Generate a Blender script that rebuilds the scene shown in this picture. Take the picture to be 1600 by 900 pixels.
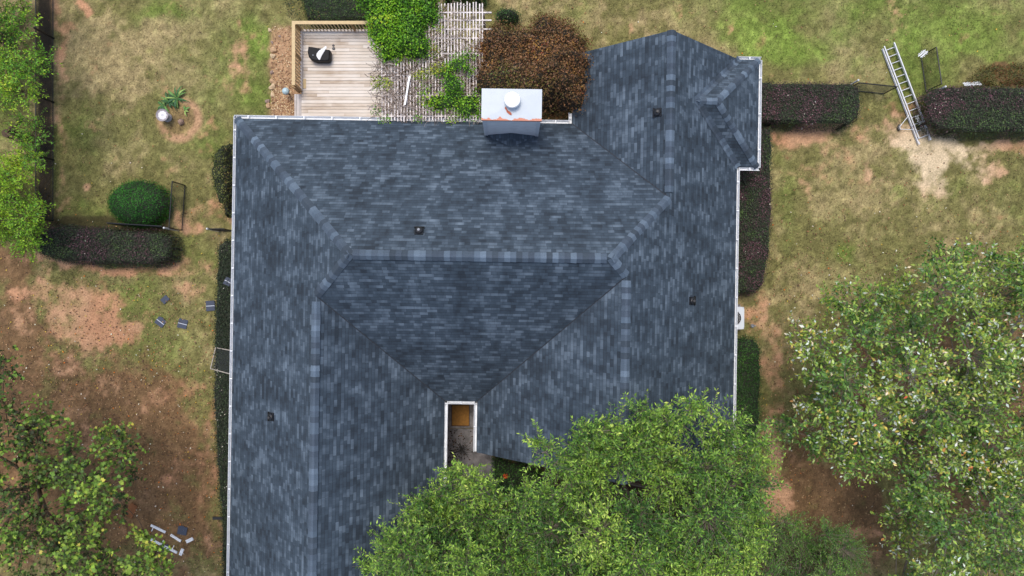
import bpy, bmesh, math, random
import numpy as np
from mathutils import Vector, Matrix
random.seed(7)
rng = np.random.default_rng(11)
C = bpy.context.scene
for o in list(bpy.data.objects): bpy.data.objects.remove(o)

# ---------------------------------------------------------------- camera, sky, sun, exposure
CAMZ, FPX = 33.0, 1155.0
cam = bpy.data.cameras.new('camera'); camo = bpy.data.objects.new('camera', cam)
C.collection.objects.link(camo); camo.location = (0, 0, CAMZ); camo.rotation_euler = (0, 0, 0)
cam.sensor_width = 36; cam.lens = 36*FPX/1600; cam.clip_end = 2000; cam.clip_start = .5
C.camera = camo
SUN_EL, SUN_AZ = 73, -18          # azimuth from +Y, towards -X (upper left of the picture)
w = bpy.data.worlds.new('World'); C.world = w; w.use_nodes = True
wn = w.node_tree; bg = wn.nodes['Background']
sky = wn.nodes.new('ShaderNodeTexSky'); sky.sky_type = 'NISHITA'; sky.sun_disc = False
sky.sun_elevation = math.radians(SUN_EL); sky.sun_rotation = math.radians(SUN_AZ)
sky.dust_density = 3.0; sky.air_density = 1.0
wn.links.new(sky.outputs[0], bg.inputs[0]); bg.inputs[1].default_value = .15
sl = bpy.data.lights.new('sun', 'SUN'); sl.energy = 1.25; sl.angle = math.radians(20); sl.color = (1, .95, .87)
so = bpy.data.objects.new('sun', sl); C.collection.objects.link(so)
a, e = math.radians(SUN_AZ), math.radians(SUN_EL)
sdir = Vector((math.sin(a)*math.cos(e), math.cos(a)*math.cos(e), math.sin(e)))
so.rotation_euler = sdir.to_track_quat('Z', 'Y').to_euler(); so.location = sdir*60
C.view_settings.view_transform = 'Standard'; C.view_settings.look = 'None'
C.view_settings.gamma = 1; C.view_settings.exposure = 0.55
C.cycles.max_bounces = 5; C.cycles.transparent_max_bounces = 6

# ---------------------------------------------------------------- helpers
def P(px, py, z=0.0):
    k = (CAMZ - z)/FPX
    return Vector(((px-800)*k, -(py-450)*k, z))
def srgb(r, g, b):
    f = lambda c: (c/255/12.92) if c/255 <= .04045 else ((c/255+.055)/1.055)**2.4
    return (f(r), f(g), f(b))
def props(o, label=None, cat=None, group=None, kind=None):
    if label: o['label'] = label
    if cat: o['category'] = cat
    if group: o['group'] = group
    if kind: o['kind'] = kind
    return o
def empty(name, loc, label, cat, group=None, rz=0):
    o = bpy.data.objects.new(name, None); o.empty_display_size = .2
    C.collection.objects.link(o); o.location = loc; o.rotation_euler = (0, 0, rz)
    return props(o, label, cat, group)
def link(name, me, mat, parent=None, loc=None):
    o = bpy.data.objects.new(name, me); C.collection.objects.link(o)
    if mat is not None and not me.materials: me.materials.append(mat)
    if parent is not None:
        o.parent = parent
    if loc is not None: o.location = loc
    return o

class MB:
    """collects simple shapes into one mesh"""
    def __init__(s): s.v = []; s.f = []; s.uv = []; s.col = []
    def poly(s, pts, faces, col=None):
        b = len(s.v); s.v += [tuple(p) for p in pts]
        s.f += [tuple(i+b for i in f) for f in faces]
        s.col += [col or (1, 1, 1)]*len(pts)
    def box(s, c, d, rz=0, m=None, col=None):
        x, y, z = d[0]/2, d[1]/2, d[2]/2
        M = Matrix.Translation(c) @ (m if m is not None else Matrix.Rotation(rz, 4, 'Z'))
        p = [M @ Vector(q) for q in [(-x,-y,-z),(x,-y,-z),(x,y,-z),(-x,y,-z),(-x,-y,z),(x,-y,z),(x,y,z),(-x,y,z)]]
        s.poly(p, [(0,3,2,1),(4,5,6,7),(0,1,5,4),(1,2,6,5),(2,3,7,6),(3,0,4,7)], col)
    def bar(s, a, b, w, h, col=None):
        a, b = Vector(a), Vector(b); d = b-a; L = d.length
        if L < 1e-6: return
        q = d.to_track_quat('X', 'Z').to_matrix().to_4x4()
        s.box((a+b)/2, (L, w, h), m=q, col=col)
    def tube(s, pts, radii, n=6, col=None, cap=True):
        pts = [Vector(p) for p in pts]; rings = []
        if not hasattr(radii, '__len__'): radii = [radii]*len(pts)
        V = []; F = []
        for i, p in enumerate(pts):
            t = (pts[min(i+1, len(pts)-1)] - pts[max(i-1, 0)]).normalized()
            u = t.orthogonal().normalized(); 
            if i and (u.dot(pu) < 0.5): u = (pu - t*pu.dot(t)).normalized()
            elif i: u = (pu - t*pu.dot(t)).normalized()
            pu = u; v = t.cross(u)
            for k in range(n):
                an = 2*math.pi*k/n
                V.append(p + (u*math.cos(an)+v*math.sin(an))*radii[i])
        for i in range(len(pts)-1):
            for k in range(n):
                k2 = (k+1) % n
                F.append((i*n+k, i*n+k2, (i+1)*n+k2, (i+1)*n+k))
        if cap: F.append(tuple(range(n-1, -1, -1))); F.append(tuple(range((len(pts)-1)*n, len(pts)*n)))
        s.poly(V, F, col)
    def lathe(s, c, prof, n=20, col=None):
        V = []; F = []
        for r, z in prof:
            for k in range(n):
                an = 2*math.pi*k/n; V.append((c[0]+r*math.cos(an), c[1]+r*math.sin(an), c[2]+z))
        for i in range(len(prof)-1):
            for k in range(n):
                k2 = (k+1) % n; F.append((i*n+k, i*n+k2, (i+1)*n+k2, (i+1)*n+k))
        F.append(tuple(range(n-1, -1, -1))); F.append(tuple(range((len(prof)-1)*n, len(prof)*n)))
        s.poly(V, F, col)
    def prism(s, outline, z0, z1, col=None):
        n = len(outline)
        V = [(p[0], p[1], z0) for p in outline] + [(p[0], p[1], z1) for p in outline]
        F = [tuple(range(n-1, -1, -1)), tuple(range(n, 2*n))] + [(i, (i+1) % n, (i+1) % n+n, i+n) for i in range(n)]
        s.poly(V, F, col)
    def build(s, name, mat, parent=None, origin=None, smooth=False):
        me = bpy.data.meshes.new(name)
        off = Vector(origin) if origin is not None else Vector((0, 0, 0))
        me.from_pydata([tuple(Vector(p)-off) for p in s.v], [], s.f)
        ca = me.color_attributes.new('tint', 'FLOAT_COLOR', 'POINT')
        ca.data.foreach_set('color', np.array([(*c, 1) for c in s.col], dtype=np.float32).ravel())
        me.materials.append(mat)
        if smooth: me.polygons.foreach_set('use_smooth', [True]*len(me.polygons))
        me.update()
        o = bpy.data.objects.new(name, me); C.collection.objects.link(o)
        if parent is not None: o.parent = parent
        elif origin is not None: o.location = off
        return o

# ---------------------------------------------------------------- numpy noise
def _h(ix, iy, seed):
    n = (ix.astype(np.int64)*374761393 + iy.astype(np.int64)*668265263 + seed*1442695041) & 0xffffffff
    n = ((n ^ (n >> 13))*1274126177) & 0xffffffff
    return ((n ^ (n >> 16)) & 0xffff)/65535.0
def vn(x, y, s, seed=0):
    x = np.asarray(x, float)/s; y = np.asarray(y, float)/s
    ix, iy = np.floor(x), np.floor(y); fx, fy = x-ix, y-iy
    fx = fx*fx*(3-2*fx); fy = fy*fy*(3-2*fy)
    a, b, c, d = _h(ix, iy, seed), _h(ix+1, iy, seed), _h(ix, iy+1, seed), _h(ix+1, iy+1, seed)
    return (a*(1-fx)+b*fx)*(1-fy)+(c*(1-fx)+d*fx)*fy
def fbm(x, y, s, seed=0, o=4):
    t = 0; a = 1; n = 0
    for i in range(o):
        t = t + a*vn(x+i*17.3, y-i*9.1, s/2**i, seed+i); n += a; a *= .55
    return t/n                                   # 0..1, mean .5
def sm(a, b, x):
    t = np.clip((x-a)/(b-a), 0, 1); return t*t*(3-2*t)

# ---------------------------------------------------------------- materials
def mat(name, col, rough=.7, metal=0, noise=0, nscale=8, bump=0, spec=.5, attr=False, transl=0, alpha=None):
    m = bpy.data.materials.new(name); m.use_nodes = True; nt = m.node_tree; N = nt.nodes; L = nt.links
    b = N['Principled BSDF']; b.inputs['Roughness'].default_value = rough; b.inputs['Metallic'].default_value = metal
    b.inputs['Specular IOR Level'].default_value = spec
    src = None
    if attr:
        at = N.new('ShaderNodeAttribute'); at.attribute_name = 'tint'
        mx = N.new('ShaderNodeMix'); mx.data_type = 'RGBA'; mx.blend_type = 'MULTIPLY'; mx.inputs[0].default_value = 1
        mx.inputs[6].default_value = (*col, 1); L.new(at.outputs[0], mx.inputs[7]); src = mx.outputs[2]
    if noise or bump:
        tc = N.new('ShaderNodeTexCoord'); nz = N.new('ShaderNodeTexNoise'); nz.inputs['Scale'].default_value = nscale
        nz.inputs['Detail'].default_value = 6; nz.inputs['Roughness'].default_value = .65
        L.new(tc.outputs['Object'], nz.inputs['Vector'])
    if noise:
        mr = N.new('ShaderNodeMapRange'); mr.inputs[1].default_value = .25; mr.inputs[2].default_value = .75
        mr.inputs[3].default_value = 1-noise; mr.inputs[4].default_value = 1+noise; L.new(nz.outputs[0], mr.inputs[0])
        m2 = N.new('ShaderNodeMix'); m2.data_type = 'RGBA'; m2.blend_type = 'MULTIPLY'; m2.inputs[0].default_value = 1
        m2.inputs[6].default_value = (*col, 1)
        if src is not None: L.new(src, m2.inputs[6])
        cb = N.new('ShaderNodeCombineColor'); [L.new(mr.outputs[0], cb.inputs[i]) for i in range(3)]
        L.new(cb.outputs[0], m2.inputs[7]); src = m2.outputs[2]
    if src is not None: L.new(src, b.inputs['Base Color'])
    else: b.inputs['Base Color'].default_value = (*col, 1)
    if bump:
        bp = N.new('ShaderNodeBump'); bp.inputs['Strength'].default_value = .6; bp.inputs['Distance'].default_value = bump
        L.new(nz.outputs[0], bp.inputs['Height']); L.new(bp.outputs[0], b.inputs['Normal'])
    if transl:
        tr = N.new('ShaderNodeBsdfTranslucent'); ms = N.new('ShaderNodeMixShader'); ms.inputs[0].default_value = transl
        if src is not None: L.new(src, tr.inputs[0])
        else: tr.inputs[0].default_value = (*col, 1)
        L.new(b.outputs[0], ms.inputs[1]); L.new(tr.outputs[0], ms.inputs[2]); L.new(ms.outputs[0], N['Material Output'].inputs[0])
    return m

def shingle_mat():
    m = bpy.data.materials.new('asphalt_shingles'); m.use_nodes = True; nt = m.node_tree; N = nt.nodes; L = nt.links
    b = N['Principled BSDF']; b.inputs['Roughness'].default_value = .82; b.inputs['Specular IOR Level'].default_value = .35
    def M(op, *a):
        n = N.new('ShaderNodeMath'); n.operation = op
        for i, x in enumerate(a):
            if isinstance(x, (int, float)): n.inputs[i].default_value = x
            else: L.new(x, n.inputs[i])
        return n.outputs[0]
    def WN(x, y=0.0, z=0.0):
        c = N.new('ShaderNodeCombineXYZ')
        for i, q in enumerate((x, y, z)):
            if isinstance(q, (int, float)): c.inputs[i].default_value = q
            else: L.new(q, c.inputs[i])
        n = N.new('ShaderNodeTexWhiteNoise'); n.noise_dimensions = '3D'; L.new(c.outputs[0], n.inputs[0]); return n.outputs[0]
    uv = N.new('ShaderNodeUVMap'); uv.uv_map = 'uv'
    sp = N.new('ShaderNodeSeparateXYZ'); L.new(uv.outputs[0], sp.inputs[0]); U, V = sp.outputs[0], sp.outputs[1]
    E = .143
    vv = M('DIVIDE', V, E); c = M('FLOOR', vv); fv = M('FRACT', vv)
    r = WN(c, 3.1)
    u1 = M('ADD', M('DIVIDE', U, .56), M('MULTIPLY', r, 9.0)); cell = M('FLOOR', u1); fu = M('FRACT', u1)
    s = M('ADD', .3, M('MULTIPLY', .4, WN(cell, c, 7.7)))
    sub = M('GREATER_THAN', fu, s)
    tone = WN(M('ADD', M('MULTIPLY', cell, 2.0), sub), c, 1.3)
    # soft blend batches along the slope (the manufacturer's colour blend)
    nz = N.new('ShaderNodeTexNoise'); nz.inputs['Scale'].default_value = 1.0; nz.inputs['Detail'].default_value = 3
    cm = N.new('ShaderNodeCombineXYZ'); L.new(M('MULTIPLY', U, 1.15), cm.inputs[0]); L.new(M('MULTIPLY', V, .55), cm.inputs[1])
    L.new(cm.outputs[0], nz.inputs['Vector'])
    nz2 = N.new('ShaderNodeTexNoise'); nz2.inputs['Scale'].default_value = 4.5; nz2.inputs['Detail'].default_value = 2
    L.new(cm.outputs[0], nz2.inputs['Vector'])
    gr = N.new('ShaderNodeTexNoise'); gr.inputs['Scale'].default_value = 60; gr.inputs['Detail'].default_value = 3
    L.new(uv.outputs[0], gr.inputs['Vector'])
    cs_ = N.new('ShaderNodeCombineXYZ'); L.new(M('MULTIPLY', U, 1.7), cs_.inputs[0]); L.new(M('MULTIPLY', c, .83), cs_.inputs[1])
    st_ = N.new('ShaderNodeTexNoise'); st_.inputs['Scale'].default_value = 1.0; st_.inputs['Detail'].default_value = 2; L.new(cs_.outputs[0], st_.inputs['Vector'])
    t = M('ADD', M('ADD', M('MULTIPLY', M('POWER', tone, 1.2), .46), M('ADD', .07, M('MULTIPLY', M('SUBTRACT', st_.outputs[0], .5), 1.0))), M('MULTIPLY', M('SUBTRACT', nz.outputs[0], .5), 1.25))
    t = M('ADD', t, M('MULTIPLY', M('SUBTRACT', nz2.outputs[0], .5), .45))
    t = M('ADD', t, M('MULTIPLY', M('SUBTRACT', gr.outputs[0], .5), .25))
    t = M('ADD', t, .155)
    cr = N.new('ShaderNodeValToRGB'); L.new(t, cr.inputs[0])
    e = cr.color_ramp.elements; e[0].position = 0; e[0].color = (.022, .032, .044, 1); e[1].position = 1; e[1].color = (.132, .174, .220, 1)
    x = e.new(.45); x.color = (.046, .067, .091, 1)
    # gaps between tabs and the butt-edge shadow painted as a dark line
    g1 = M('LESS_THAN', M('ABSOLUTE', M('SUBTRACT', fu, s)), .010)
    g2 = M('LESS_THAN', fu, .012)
    butt_shade = M('LESS_THAN', fv, .13)
    gap = M('MULTIPLY', M('MAXIMUM', M('MAXIMUM', g1, g2), butt_shade), .5)
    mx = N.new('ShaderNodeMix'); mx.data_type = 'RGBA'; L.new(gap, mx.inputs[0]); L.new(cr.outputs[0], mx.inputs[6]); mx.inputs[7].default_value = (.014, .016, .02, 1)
    L.new(mx.outputs[2], b.inputs['Base Color'])
    h = M('ADD', M('MULTIPLY', M('SUBTRACT', 1.0, fv), .005), M('MULTIPLY', M('GREATER_THAN', tone, .5), .003))
    h = M('ADD', h, M('MULTIPLY', gr.outputs[0], .002))
    bp = N.new('ShaderNodeBump'); bp.inputs['Strength'].default_value = .8; bp.inputs['Distance'].default_value = 1.0
    L.new(h, bp.inputs['Height']); L.new(bp.outputs[0], b.inputs['Normal'])
    return m

def boards_mat(name, cols, width, axis, gap=(.03, .025, .02)):
    """weathered boards; axis 1: boards run along X, 0: along Y"""
    m = bpy.data.materials.new(name); m.use_nodes = True; nt = m.node_tree; N = nt.nodes; L = nt.links
    b = N['Principled BSDF']; b.inputs['Roughness'].default_value = .8
    tc = N.new('ShaderNodeTexCoord'); sp = N.new('ShaderNodeSeparateXYZ'); L.new(tc.outputs['Object'], sp.inputs[0])
    def M(op, *a):
        n = N.new('ShaderNodeMath'); n.operation = op
        for i, x in enumerate(a):
            if isinstance(x, (int, float)): n.inputs[i].default_value = x
            else: L.new(x, n.inputs[i])
        return n.outputs[0]
    A, B = (sp.outputs[1], sp.outputs[0]) if axis else (sp.outputs[0], sp.outputs[1])
    v = M('DIVIDE', A, width); c = M('FLOOR', v); f = M('FRACT', v)
    w1 = N.new('ShaderNodeTexWhiteNoise'); w1.noise_dimensions = '1D'; L.new(c, w1.inputs['W'])
    seg = M('FLOOR', M('ADD', M('DIVIDE', B, 2.4), M('MULTIPLY', w1.outputs[0], 5)))
    w2 = N.new('ShaderNodeTexWhiteNoise'); w2.noise_dimensions = '2D'
    cm = N.new('ShaderNodeCombineXYZ'); L.new(c, cm.inputs[0]); L.new(seg, cm.inputs[1]); L.new(cm.outputs[0], w2.inputs[0])
    cm2 = N.new('ShaderNodeCombineXYZ'); L.new(M('MULTIPLY', A, 14), cm2.inputs[0]); L.new(M('MULTIPLY', B, 1.3), cm2.inputs[1])
    nz = N.new('ShaderNodeTexNoise'); nz.inputs['Scale'].default_value = 1.6; nz.inputs['Detail'].default_value = 5; L.new(cm2.outputs[0], nz.inputs['Vector'])
    nb = N.new('ShaderNodeTexNoise'); nb.inputs['Scale'].default_value = .9; nb.inputs['Detail'].default_value = 4; L.new(tc.outputs['Object'], nb.inputs['Vector'])
    t = M('ADD', M('MULTIPLY', w2.outputs[0], .45), M('MULTIPLY', nz.outputs[0], .5))
    t = M('ADD', t, M('MULTIPLY', M('SUBTRACT', nb.outputs[0], .5), .9))
    cr = N.new('ShaderNodeValToRGB'); L.new(t, cr.inputs[0]); e = cr.color_ramp.elements
    e[0].color = (*cols[0], 1); e[1].color = (*cols[2], 1); e[0].position = .12; e[1].position = .85; x = e.new(.45); x.color = (*cols[1], 1)
    mx = N.new('ShaderNodeMix'); mx.data_type = 'RGBA'; L.new(M('LESS_THAN', f, .07), mx.inputs[0]); L.new(cr.outputs[0], mx.inputs[6]); mx.inputs[7].default_value = (*gap, 1)
    L.new(mx.outputs[2], b.inputs['Base Color'])
    bp = N.new('ShaderNodeBump'); bp.inputs['Distance'].default_value = .01; bp.inputs['Strength'].default_value = .7
    L.new(M('ADD', M('GREATER_THAN', f, .07), M('MULTIPLY', nz.outputs[0], .3)), bp.inputs['Height']); L.new(bp.outputs[0], b.inputs['Normal'])
    return m

def brick_mat():
    m = bpy.data.materials.new('red_brick'); m.use_nodes = True; nt = m.node_tree; N = nt.nodes; L = nt.links
    b = N['Principled BSDF']; b.inputs['Roughness'].default_value = .85
    g = N.new('ShaderNodeTexCoord'); sp = N.new('ShaderNodeSeparateXYZ'); L.new(g.outputs['Object'], sp.inputs[0])
    ad = N.new('ShaderNodeMath'); L.new(sp.outputs[0], ad.inputs[0]); L.new(sp.outputs[1], ad.inputs[1])
    cm = N.new('ShaderNodeCombineXYZ'); L.new(ad.outputs[0], cm.inputs[0]); L.new(sp.outputs[2], cm.inputs[1])
    br = N.new('ShaderNodeTexBrick'); L.new(cm.outputs[0], br.inputs['Vector']); br.inputs['Scale'].default_value = 1
    br.inputs['Brick Width'].default_value = .215; br.inputs['Row Height'].default_value = .075; br.inputs['Mortar Size'].default_value = .006
    br.inputs['Color1'].default_value = (.24, .085, .05, 1); br.inputs['Color2'].default_value = (.15, .055, .04, 1); br.inputs['Mortar'].default_value = (.35, .32, .28, 1)
    L.new(br.outputs[0], b.inputs['Base Color']); return m

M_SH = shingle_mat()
M_CAP = mat('ridge_shingles', (1, 1, 1), .82, noise=.22, nscale=30, bump=.003, attr=True, spec=.35)
M_VENTSTRIP = mat('ridge_vent_black', (.012, .013, .016), .8)
M_VALLEY = mat('valley_shade_line', (.028, .033, .042), .8, noise=.3, nscale=20)
M_GUT = mat('white_gutter', (.72, .74, .76), .45, noise=.12, nscale=5)
M_GUTIN = mat('gutter_inside', (.50, .53, .56), .5, noise=.3, nscale=6)
M_WHITE = mat('white_paint', (.74, .76, .78), .5, noise=.06, nscale=5)
M_BRICK = brick_mat()
M_SOFFIT = mat('soffit_white', (.6, .6, .58), .7)
M_BLACK = mat('black_plastic', (.012, .013, .016), .45)
M_GREYR = mat('grey_rubber', (.22, .24, .27), .5)
M_DARK = mat('dark_metal', (.02, .02, .022), .4, metal=.3)
M_ALU = mat('aluminium', (.66, .67, .69), .42, metal=.15, noise=.12, nscale=15)
M_GLASS = mat('window_glass', (.03, .04, .05), .08, spec=.8)
M_DECK = boards_mat('weathered_deck', [srgb(168,149,128), srgb(206,194,180), srgb(224,217,208)], .142, 1)
M_DECKV = boards_mat('weathered_deck_edge', [srgb(160,148,138), srgb(190,182,176), srgb(208,203,198)], .15, 0)
M_PINE = mat('new_pine', srgb(196, 172, 128), .7, noise=.13, nscale=9)
M_PINED = mat('stained_pine', srgb(150, 120, 78), .7, noise=.2, nscale=9)
M_GREYWOOD = mat('grey_wood', srgb(178, 168, 160), .8, noise=.25, nscale=7)
M_LATH = mat('weathered_white_lath', srgb(216, 208, 204), .8, noise=.35, nscale=5)
M_VINEWOOD = mat('vine_stems', (1, 1, 1), .9, noise=.25, nscale=10, attr=True)
M_BARK = mat('grey_bark', srgb(120, 110, 98), .9, noise=.35, nscale=12, bump=.02)
M_BARKD = mat('brown_bark', srgb(84, 68, 52), .9, noise=.35, nscale=12, bump=.02)
M_LEAF = mat('leaf', (1, 1, 1), .5, attr=True, transl=.07, spec=.3)
M_LEAFG = mat('glossy_leaf', (1, 1, 1), .34, attr=True, transl=.1, spec=.5)
M_LEAFM = mat('matt_leaf', (1, 1, 1), .6, attr=True, transl=.08, spec=.3)
M_STONE = mat('fieldstone', (1, 1, 1), .9, noise=.25, nscale=14, bump=.02, attr=True)
M_TINT = mat('tinted', (1, 1, 1), .7, noise=.12, nscale=10, attr=True)

# ---------------------------------------------------------------- ground colour field (soil and grass, shade under the front trees painted in)
def blob(px, py, cx, cy, rx, ry, ang=0, soft=.5):
    c, s = math.cos(math.radians(ang)), math.sin(math.radians(ang))
    dx, dy = px-cx, py-cy; u = (dx*c+dy*s)/rx; v = (-dx*s+dy*c)/ry
    return 1 - sm(1-soft, 1+soft, np.sqrt(u*u+v*v))
CLAY = np.array(srgb(184, 144, 112)); SAND = np.array(srgb(204, 184, 152)); LITTER = np.array(srgb(106, 80, 58))
DRY = np.array(srgb(158, 142, 102)); OLIVE = np.array(srgb(116, 112, 68)); GREEN = np.array(srgb(96, 116, 48)); BRIGHT = np.array(srgb(116, 140, 58))
DARK_GROUND = np.array(srgb(46, 36, 30)); ROCKY = np.array(srgb(160, 128, 98)); PINK = np.array(srgb(182, 132, 100))
BARE = [(130,500,62,46,20,.5,.95),(175,512,44,20,0,.4,1),(78,462,38,22,20,.5,.8),(50,500,40,30,0,.6,.5),(210,420,90,14,-3,.5,.9),(130,415,90,12,3,.6,.8),
 (345,340,32,24,30,.5,.8),(300,345,28,22,0,.5,.7),(122,298,9,7,0,.5,1),(131,15,10,10,0,.4,1),(25,455,28,12,0,.5,.7),(290,448,25,14,-20,.6,.6),
 (90,120,10,330,0,.7,.55),(120,560,60,60,10,.8,.5),(320,190,6,22,20,.6,.6),(372,110,9,60,0,.9,.4),(438,110,26,80,0,.35,.75),
 (1250,216,60,17,2,.5,.9),(1330,205,40,12,0,.5,.7),(1300,240,30,16,10,.6,.5),(1420,205,38,12,10,.6,.6),(1452,250,40,50,0,.5,1.2),(1465,222,62,18,8,.5,1.2),(1510,240,60,26,10,.8,.6),
 (1545,225,60,12,5,.5,.8),(1548,268,26,16,60,.5,.8),(1590,225,40,14,0,.5,.6),(1345,262,14,14,0,.6,.6),(1250,300,10,26,-20,.6,.6),(1260,270,34,14,0,.7,.6),
 (1195,500,28,40,0,.6,.6),(1212,580,24,60,0,.6,.75),(1205,690,16,80,0,.6,.8),(1208,775,22,34,0,.4,.95),(1235,640,25,60,0,.8,.5),(1235,590,60,30,0,.8,.4),(1345,830,30,14,0,.6,.7),
 (985,55,8,8,0,.5,.8),(1150,48,9,9,0,.6,.6),(1390,25,12,40,20,.8,.35),(300,620,60,30,0,.9,.25),(325,720,16,140,0,.9,.45),(225,640,30,16,0,.7,.5),(285,730,40,20,0,.8,.5),(130,650,40,60,0,.9,.4),(330,850,24,60,0,.8,.4)]
GRN = [(1420,50,230,80,0,.8,.55),(1215,40,120,50,0,.9,.6),(1215,70,90,45,10,.7,1),(1160,30,60,30,0,.8,.7),(1240,95,70,25,0,.8,.6),(1500,60,140,70,0,.8,.75),(1400,90,60,40,0,.9,.4),(1590,30,60,60,0,.9,.6),
 (245,20,45,16,0,.8,.6),(400,60,22,60,0,.8,.7),(395,150,30,70,0,.9,.5),(130,215,45,35,0,.9,.3),(290,200,60,60,0,.9,.3),(160,330,60,40,0,.9,.35),
 (305,390,30,30,0,.7,.5),(255,545,60,40,0,.9,.45),(220,460,80,26,0,.9,.4),(1405,140,20,16,0,.8,.4),(1440,180,14,14,0,.8,.3),(1410,305,14,10,0,.7,.7),(1320,390,14,16,0,.7,.5),
 (1220,330,16,80,0,.9,.4),(1590,330,40,40,0,.9,.4),(900,20,50,20,0,.9,.35),(10,180,30,40,0,.9,.5),(110,330,20,20,0,.8,.5),(325,215,25,30,0,.9,.4),(430,12,30,20,0,.8,.5)]
DRYP = [(185,90,90,60,10,.8,1),(230,60,60,40,0,.9,.6),(160,60,20,60,0,.9,.5),(250,130,80,40,0,.9,.4),(370,30,40,30,0,.8,.6),(1000,40,110,35,0,.9,.8),(1110,95,40,30,0,.9,.5),(1310,60,30,50,0,.9,.5),
 (1380,330,120,50,0,.9,.7),(1290,350,60,60,0,.9,.4),(1240,430,60,60,0,.9,.4),(1350,110,40,30,0,.9,.4),(300,470,40,30,0,.9,.4),(305,560,30,60,0,.9,.3),(860,14,60,20,0,.9,.5)]
LIT = [(120,720,230,170,0,.5,1),(30,560,80,120,0,.6,.9),(60,640,120,100,0,.6,.8),(260,800,90,110,0,.6,.8),(190,600,90,60,0,.9,.5),(10,400,50,60,0,.7,.8),(1300,790,90,60,0,.4,1),(1380,640,150,130,0,.6,.6),(1190,850,80,80,0,.6,.7),(1250,730,60,60,0,.6,.6),
 (1520,650,160,200,0,.5,.8),(1560,110,40,14,0,.6,.75),(1590,125,60,14,0,.5,.7),(880,850,500,130,0,.4,1),(430,30,26,26,0,.8,.3),(1240,520,50,60,0,.9,.4),(1410,200,20,30,0,.8,.3)]
def ground_colour(x, y):
    k = CAMZ/FPX; px = x/k+800; py = 450-y/k
    wx = (fbm(x, y, 1.3, 5, 5)-.5)*60; wy = (fbm(x, y, 1.3, 9, 5)-.5)*60
    qx, qy = px+wx, py+wy
    n1 = fbm(x, y, 4.5, 1, 4); n2 = fbm(x, y, 1.1, 21, 4); n3 = fbm(x, y, .34, 41, 3)
    def S(lst):
        t = np.zeros_like(px)
        for b in lst: t = np.maximum(t, blob(qx, qy, *b[:5], soft=b[5]*.9)*b[6])
        return t
    g, d, b, l = S(GRN), S(DRYP), S(BARE), S(LIT)
    gw = sm(.10, 1.25, g*.95 + (n1-.5)*1.1 + (n2-.5)*1.4 + (n3-.5)*.8 + .19)
    dw = sm(.15, 1.05, d*.65 + (fbm(x, y, 1.6, 77)-.5)*1.6 + (n3-.5)*1.3 + (n2-.5)*.8 + .36)
    col = OLIVE*np.ones((*px.shape, 1))
    col = col*(1-dw[..., None]) + DRY*dw[..., None]
    gc = GREEN + (BRIGHT-GREEN)*sm(.35, .9, g)[..., None]
    col = col*(1-.85*gw[..., None]) + gc*.85*gw[..., None]
    # paler tan straw flecks and dark tufts
    t = sm(.62, .78, fbm(x, y, .22, 91, 2)); col = col*(.93+.3*t[..., None]); t = sm(.6, .75, fbm(x, y, .3, 191, 2)); col = col*(1-.16*t[..., None])
    lw = sm(.25, .8, l + (n2-.5)*1.1 + (n3-.5)*.7)
    lc = LITTER*(.75+.6*fbm(x, y, .5, 61, 3)[..., None]) + np.array([.05, .02, .01])*sm(.5, .8, n1)[..., None]
    col = col*(1-.88*lw[..., None]) + lc*.88*lw[..., None]
    bw = sm(.22, 1.0, b*.95 + (n2-.5)*1.0 + (n3-.5)*.9 + (fbm(x, y, .16, 55, 2)-.5)*.45)*.95
    pk = sm(.4, .65, fbm(x, y, 2.2, 33))[..., None]
    bc = CLAY*(1-pk*.6) + PINK*pk*.6
    sw = np.maximum(blob(px, py, 1462, 245, 85, 65, soft=.6), blob(px, py, 438, 110, 40, 100)*.3)[..., None]
    bc = bc*(1-sw) + SAND*sw
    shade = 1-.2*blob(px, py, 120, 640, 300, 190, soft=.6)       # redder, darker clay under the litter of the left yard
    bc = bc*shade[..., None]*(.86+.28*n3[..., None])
    col = col*(1-bw[..., None]) + bc*bw[..., None]
    # ring bed of the bird bath
    dd = np.sqrt((px-278+wx*.12)**2 + (py-186+wy*.12)**2)
    ring = sm(22, 28, dd+wx*.1)*(1-sm(31, 41, dd+wy*.15))*sm(-30, 50, (px-240)+(py-180))*sm(.3, .5, n3+.15)
    inner = 1-sm(22, 30, dd)
    col = col*(1-.55*inner[..., None]) + np.array(srgb(146, 116, 84))*.55*inner[..., None]
    col = col*(1-.85*ring[..., None]) + CLAY*.95*.85*ring[..., None]
    # dark ground: along the left fence, under the purple hedges, beside the house
    dark_strip = sm(57, 62, px+wx*.1)*(1-sm(78, 84, px+wx*.12))*(1-sm(340, 360, py))
    dark_strip = np.maximum(dark_strip, (1-sm(0, 6, np.abs(py-352)-12))*sm(90, 100, px)*(1-sm(262, 274, px))*.8)
    dark_strip = np.maximum(dark_strip, blob(px, py, 70, 360, 34, 26, soft=.3)*.9)
    col = col*(1-.9*dark_strip[..., None]) + DARK_GROUND*(.7+.9*n3[..., None])*.9*dark_strip[..., None]
    crown_shade = blob(px, py, 860, 900, 330, 190, soft=.3)  # ground under the front trees darkened, crown shade put into the colour
    col = col*(1-.85*crown_shade[..., None]) + DARK_GROUND*(.6+.9*n3[..., None])*.85*crown_shade[..., None]
    rb = sm(414, 424, px+wx*.4)*(1-sm(470, 480, px))*sm(30, 50, py+wy*.3)*(1-sm(190, 200, py))
    rc = ROCKY*(.75+.5*fbm(x, y, .3, 13, 3)[..., None])
    col = col*(1-.85*rb[..., None]) + rc*.85*rb[..., None]
    hf_ = (fbm(x, y, .20, 201, 3)-.5)*.75 + (vn(x, y, .075, 207)-.5)*.45
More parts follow.
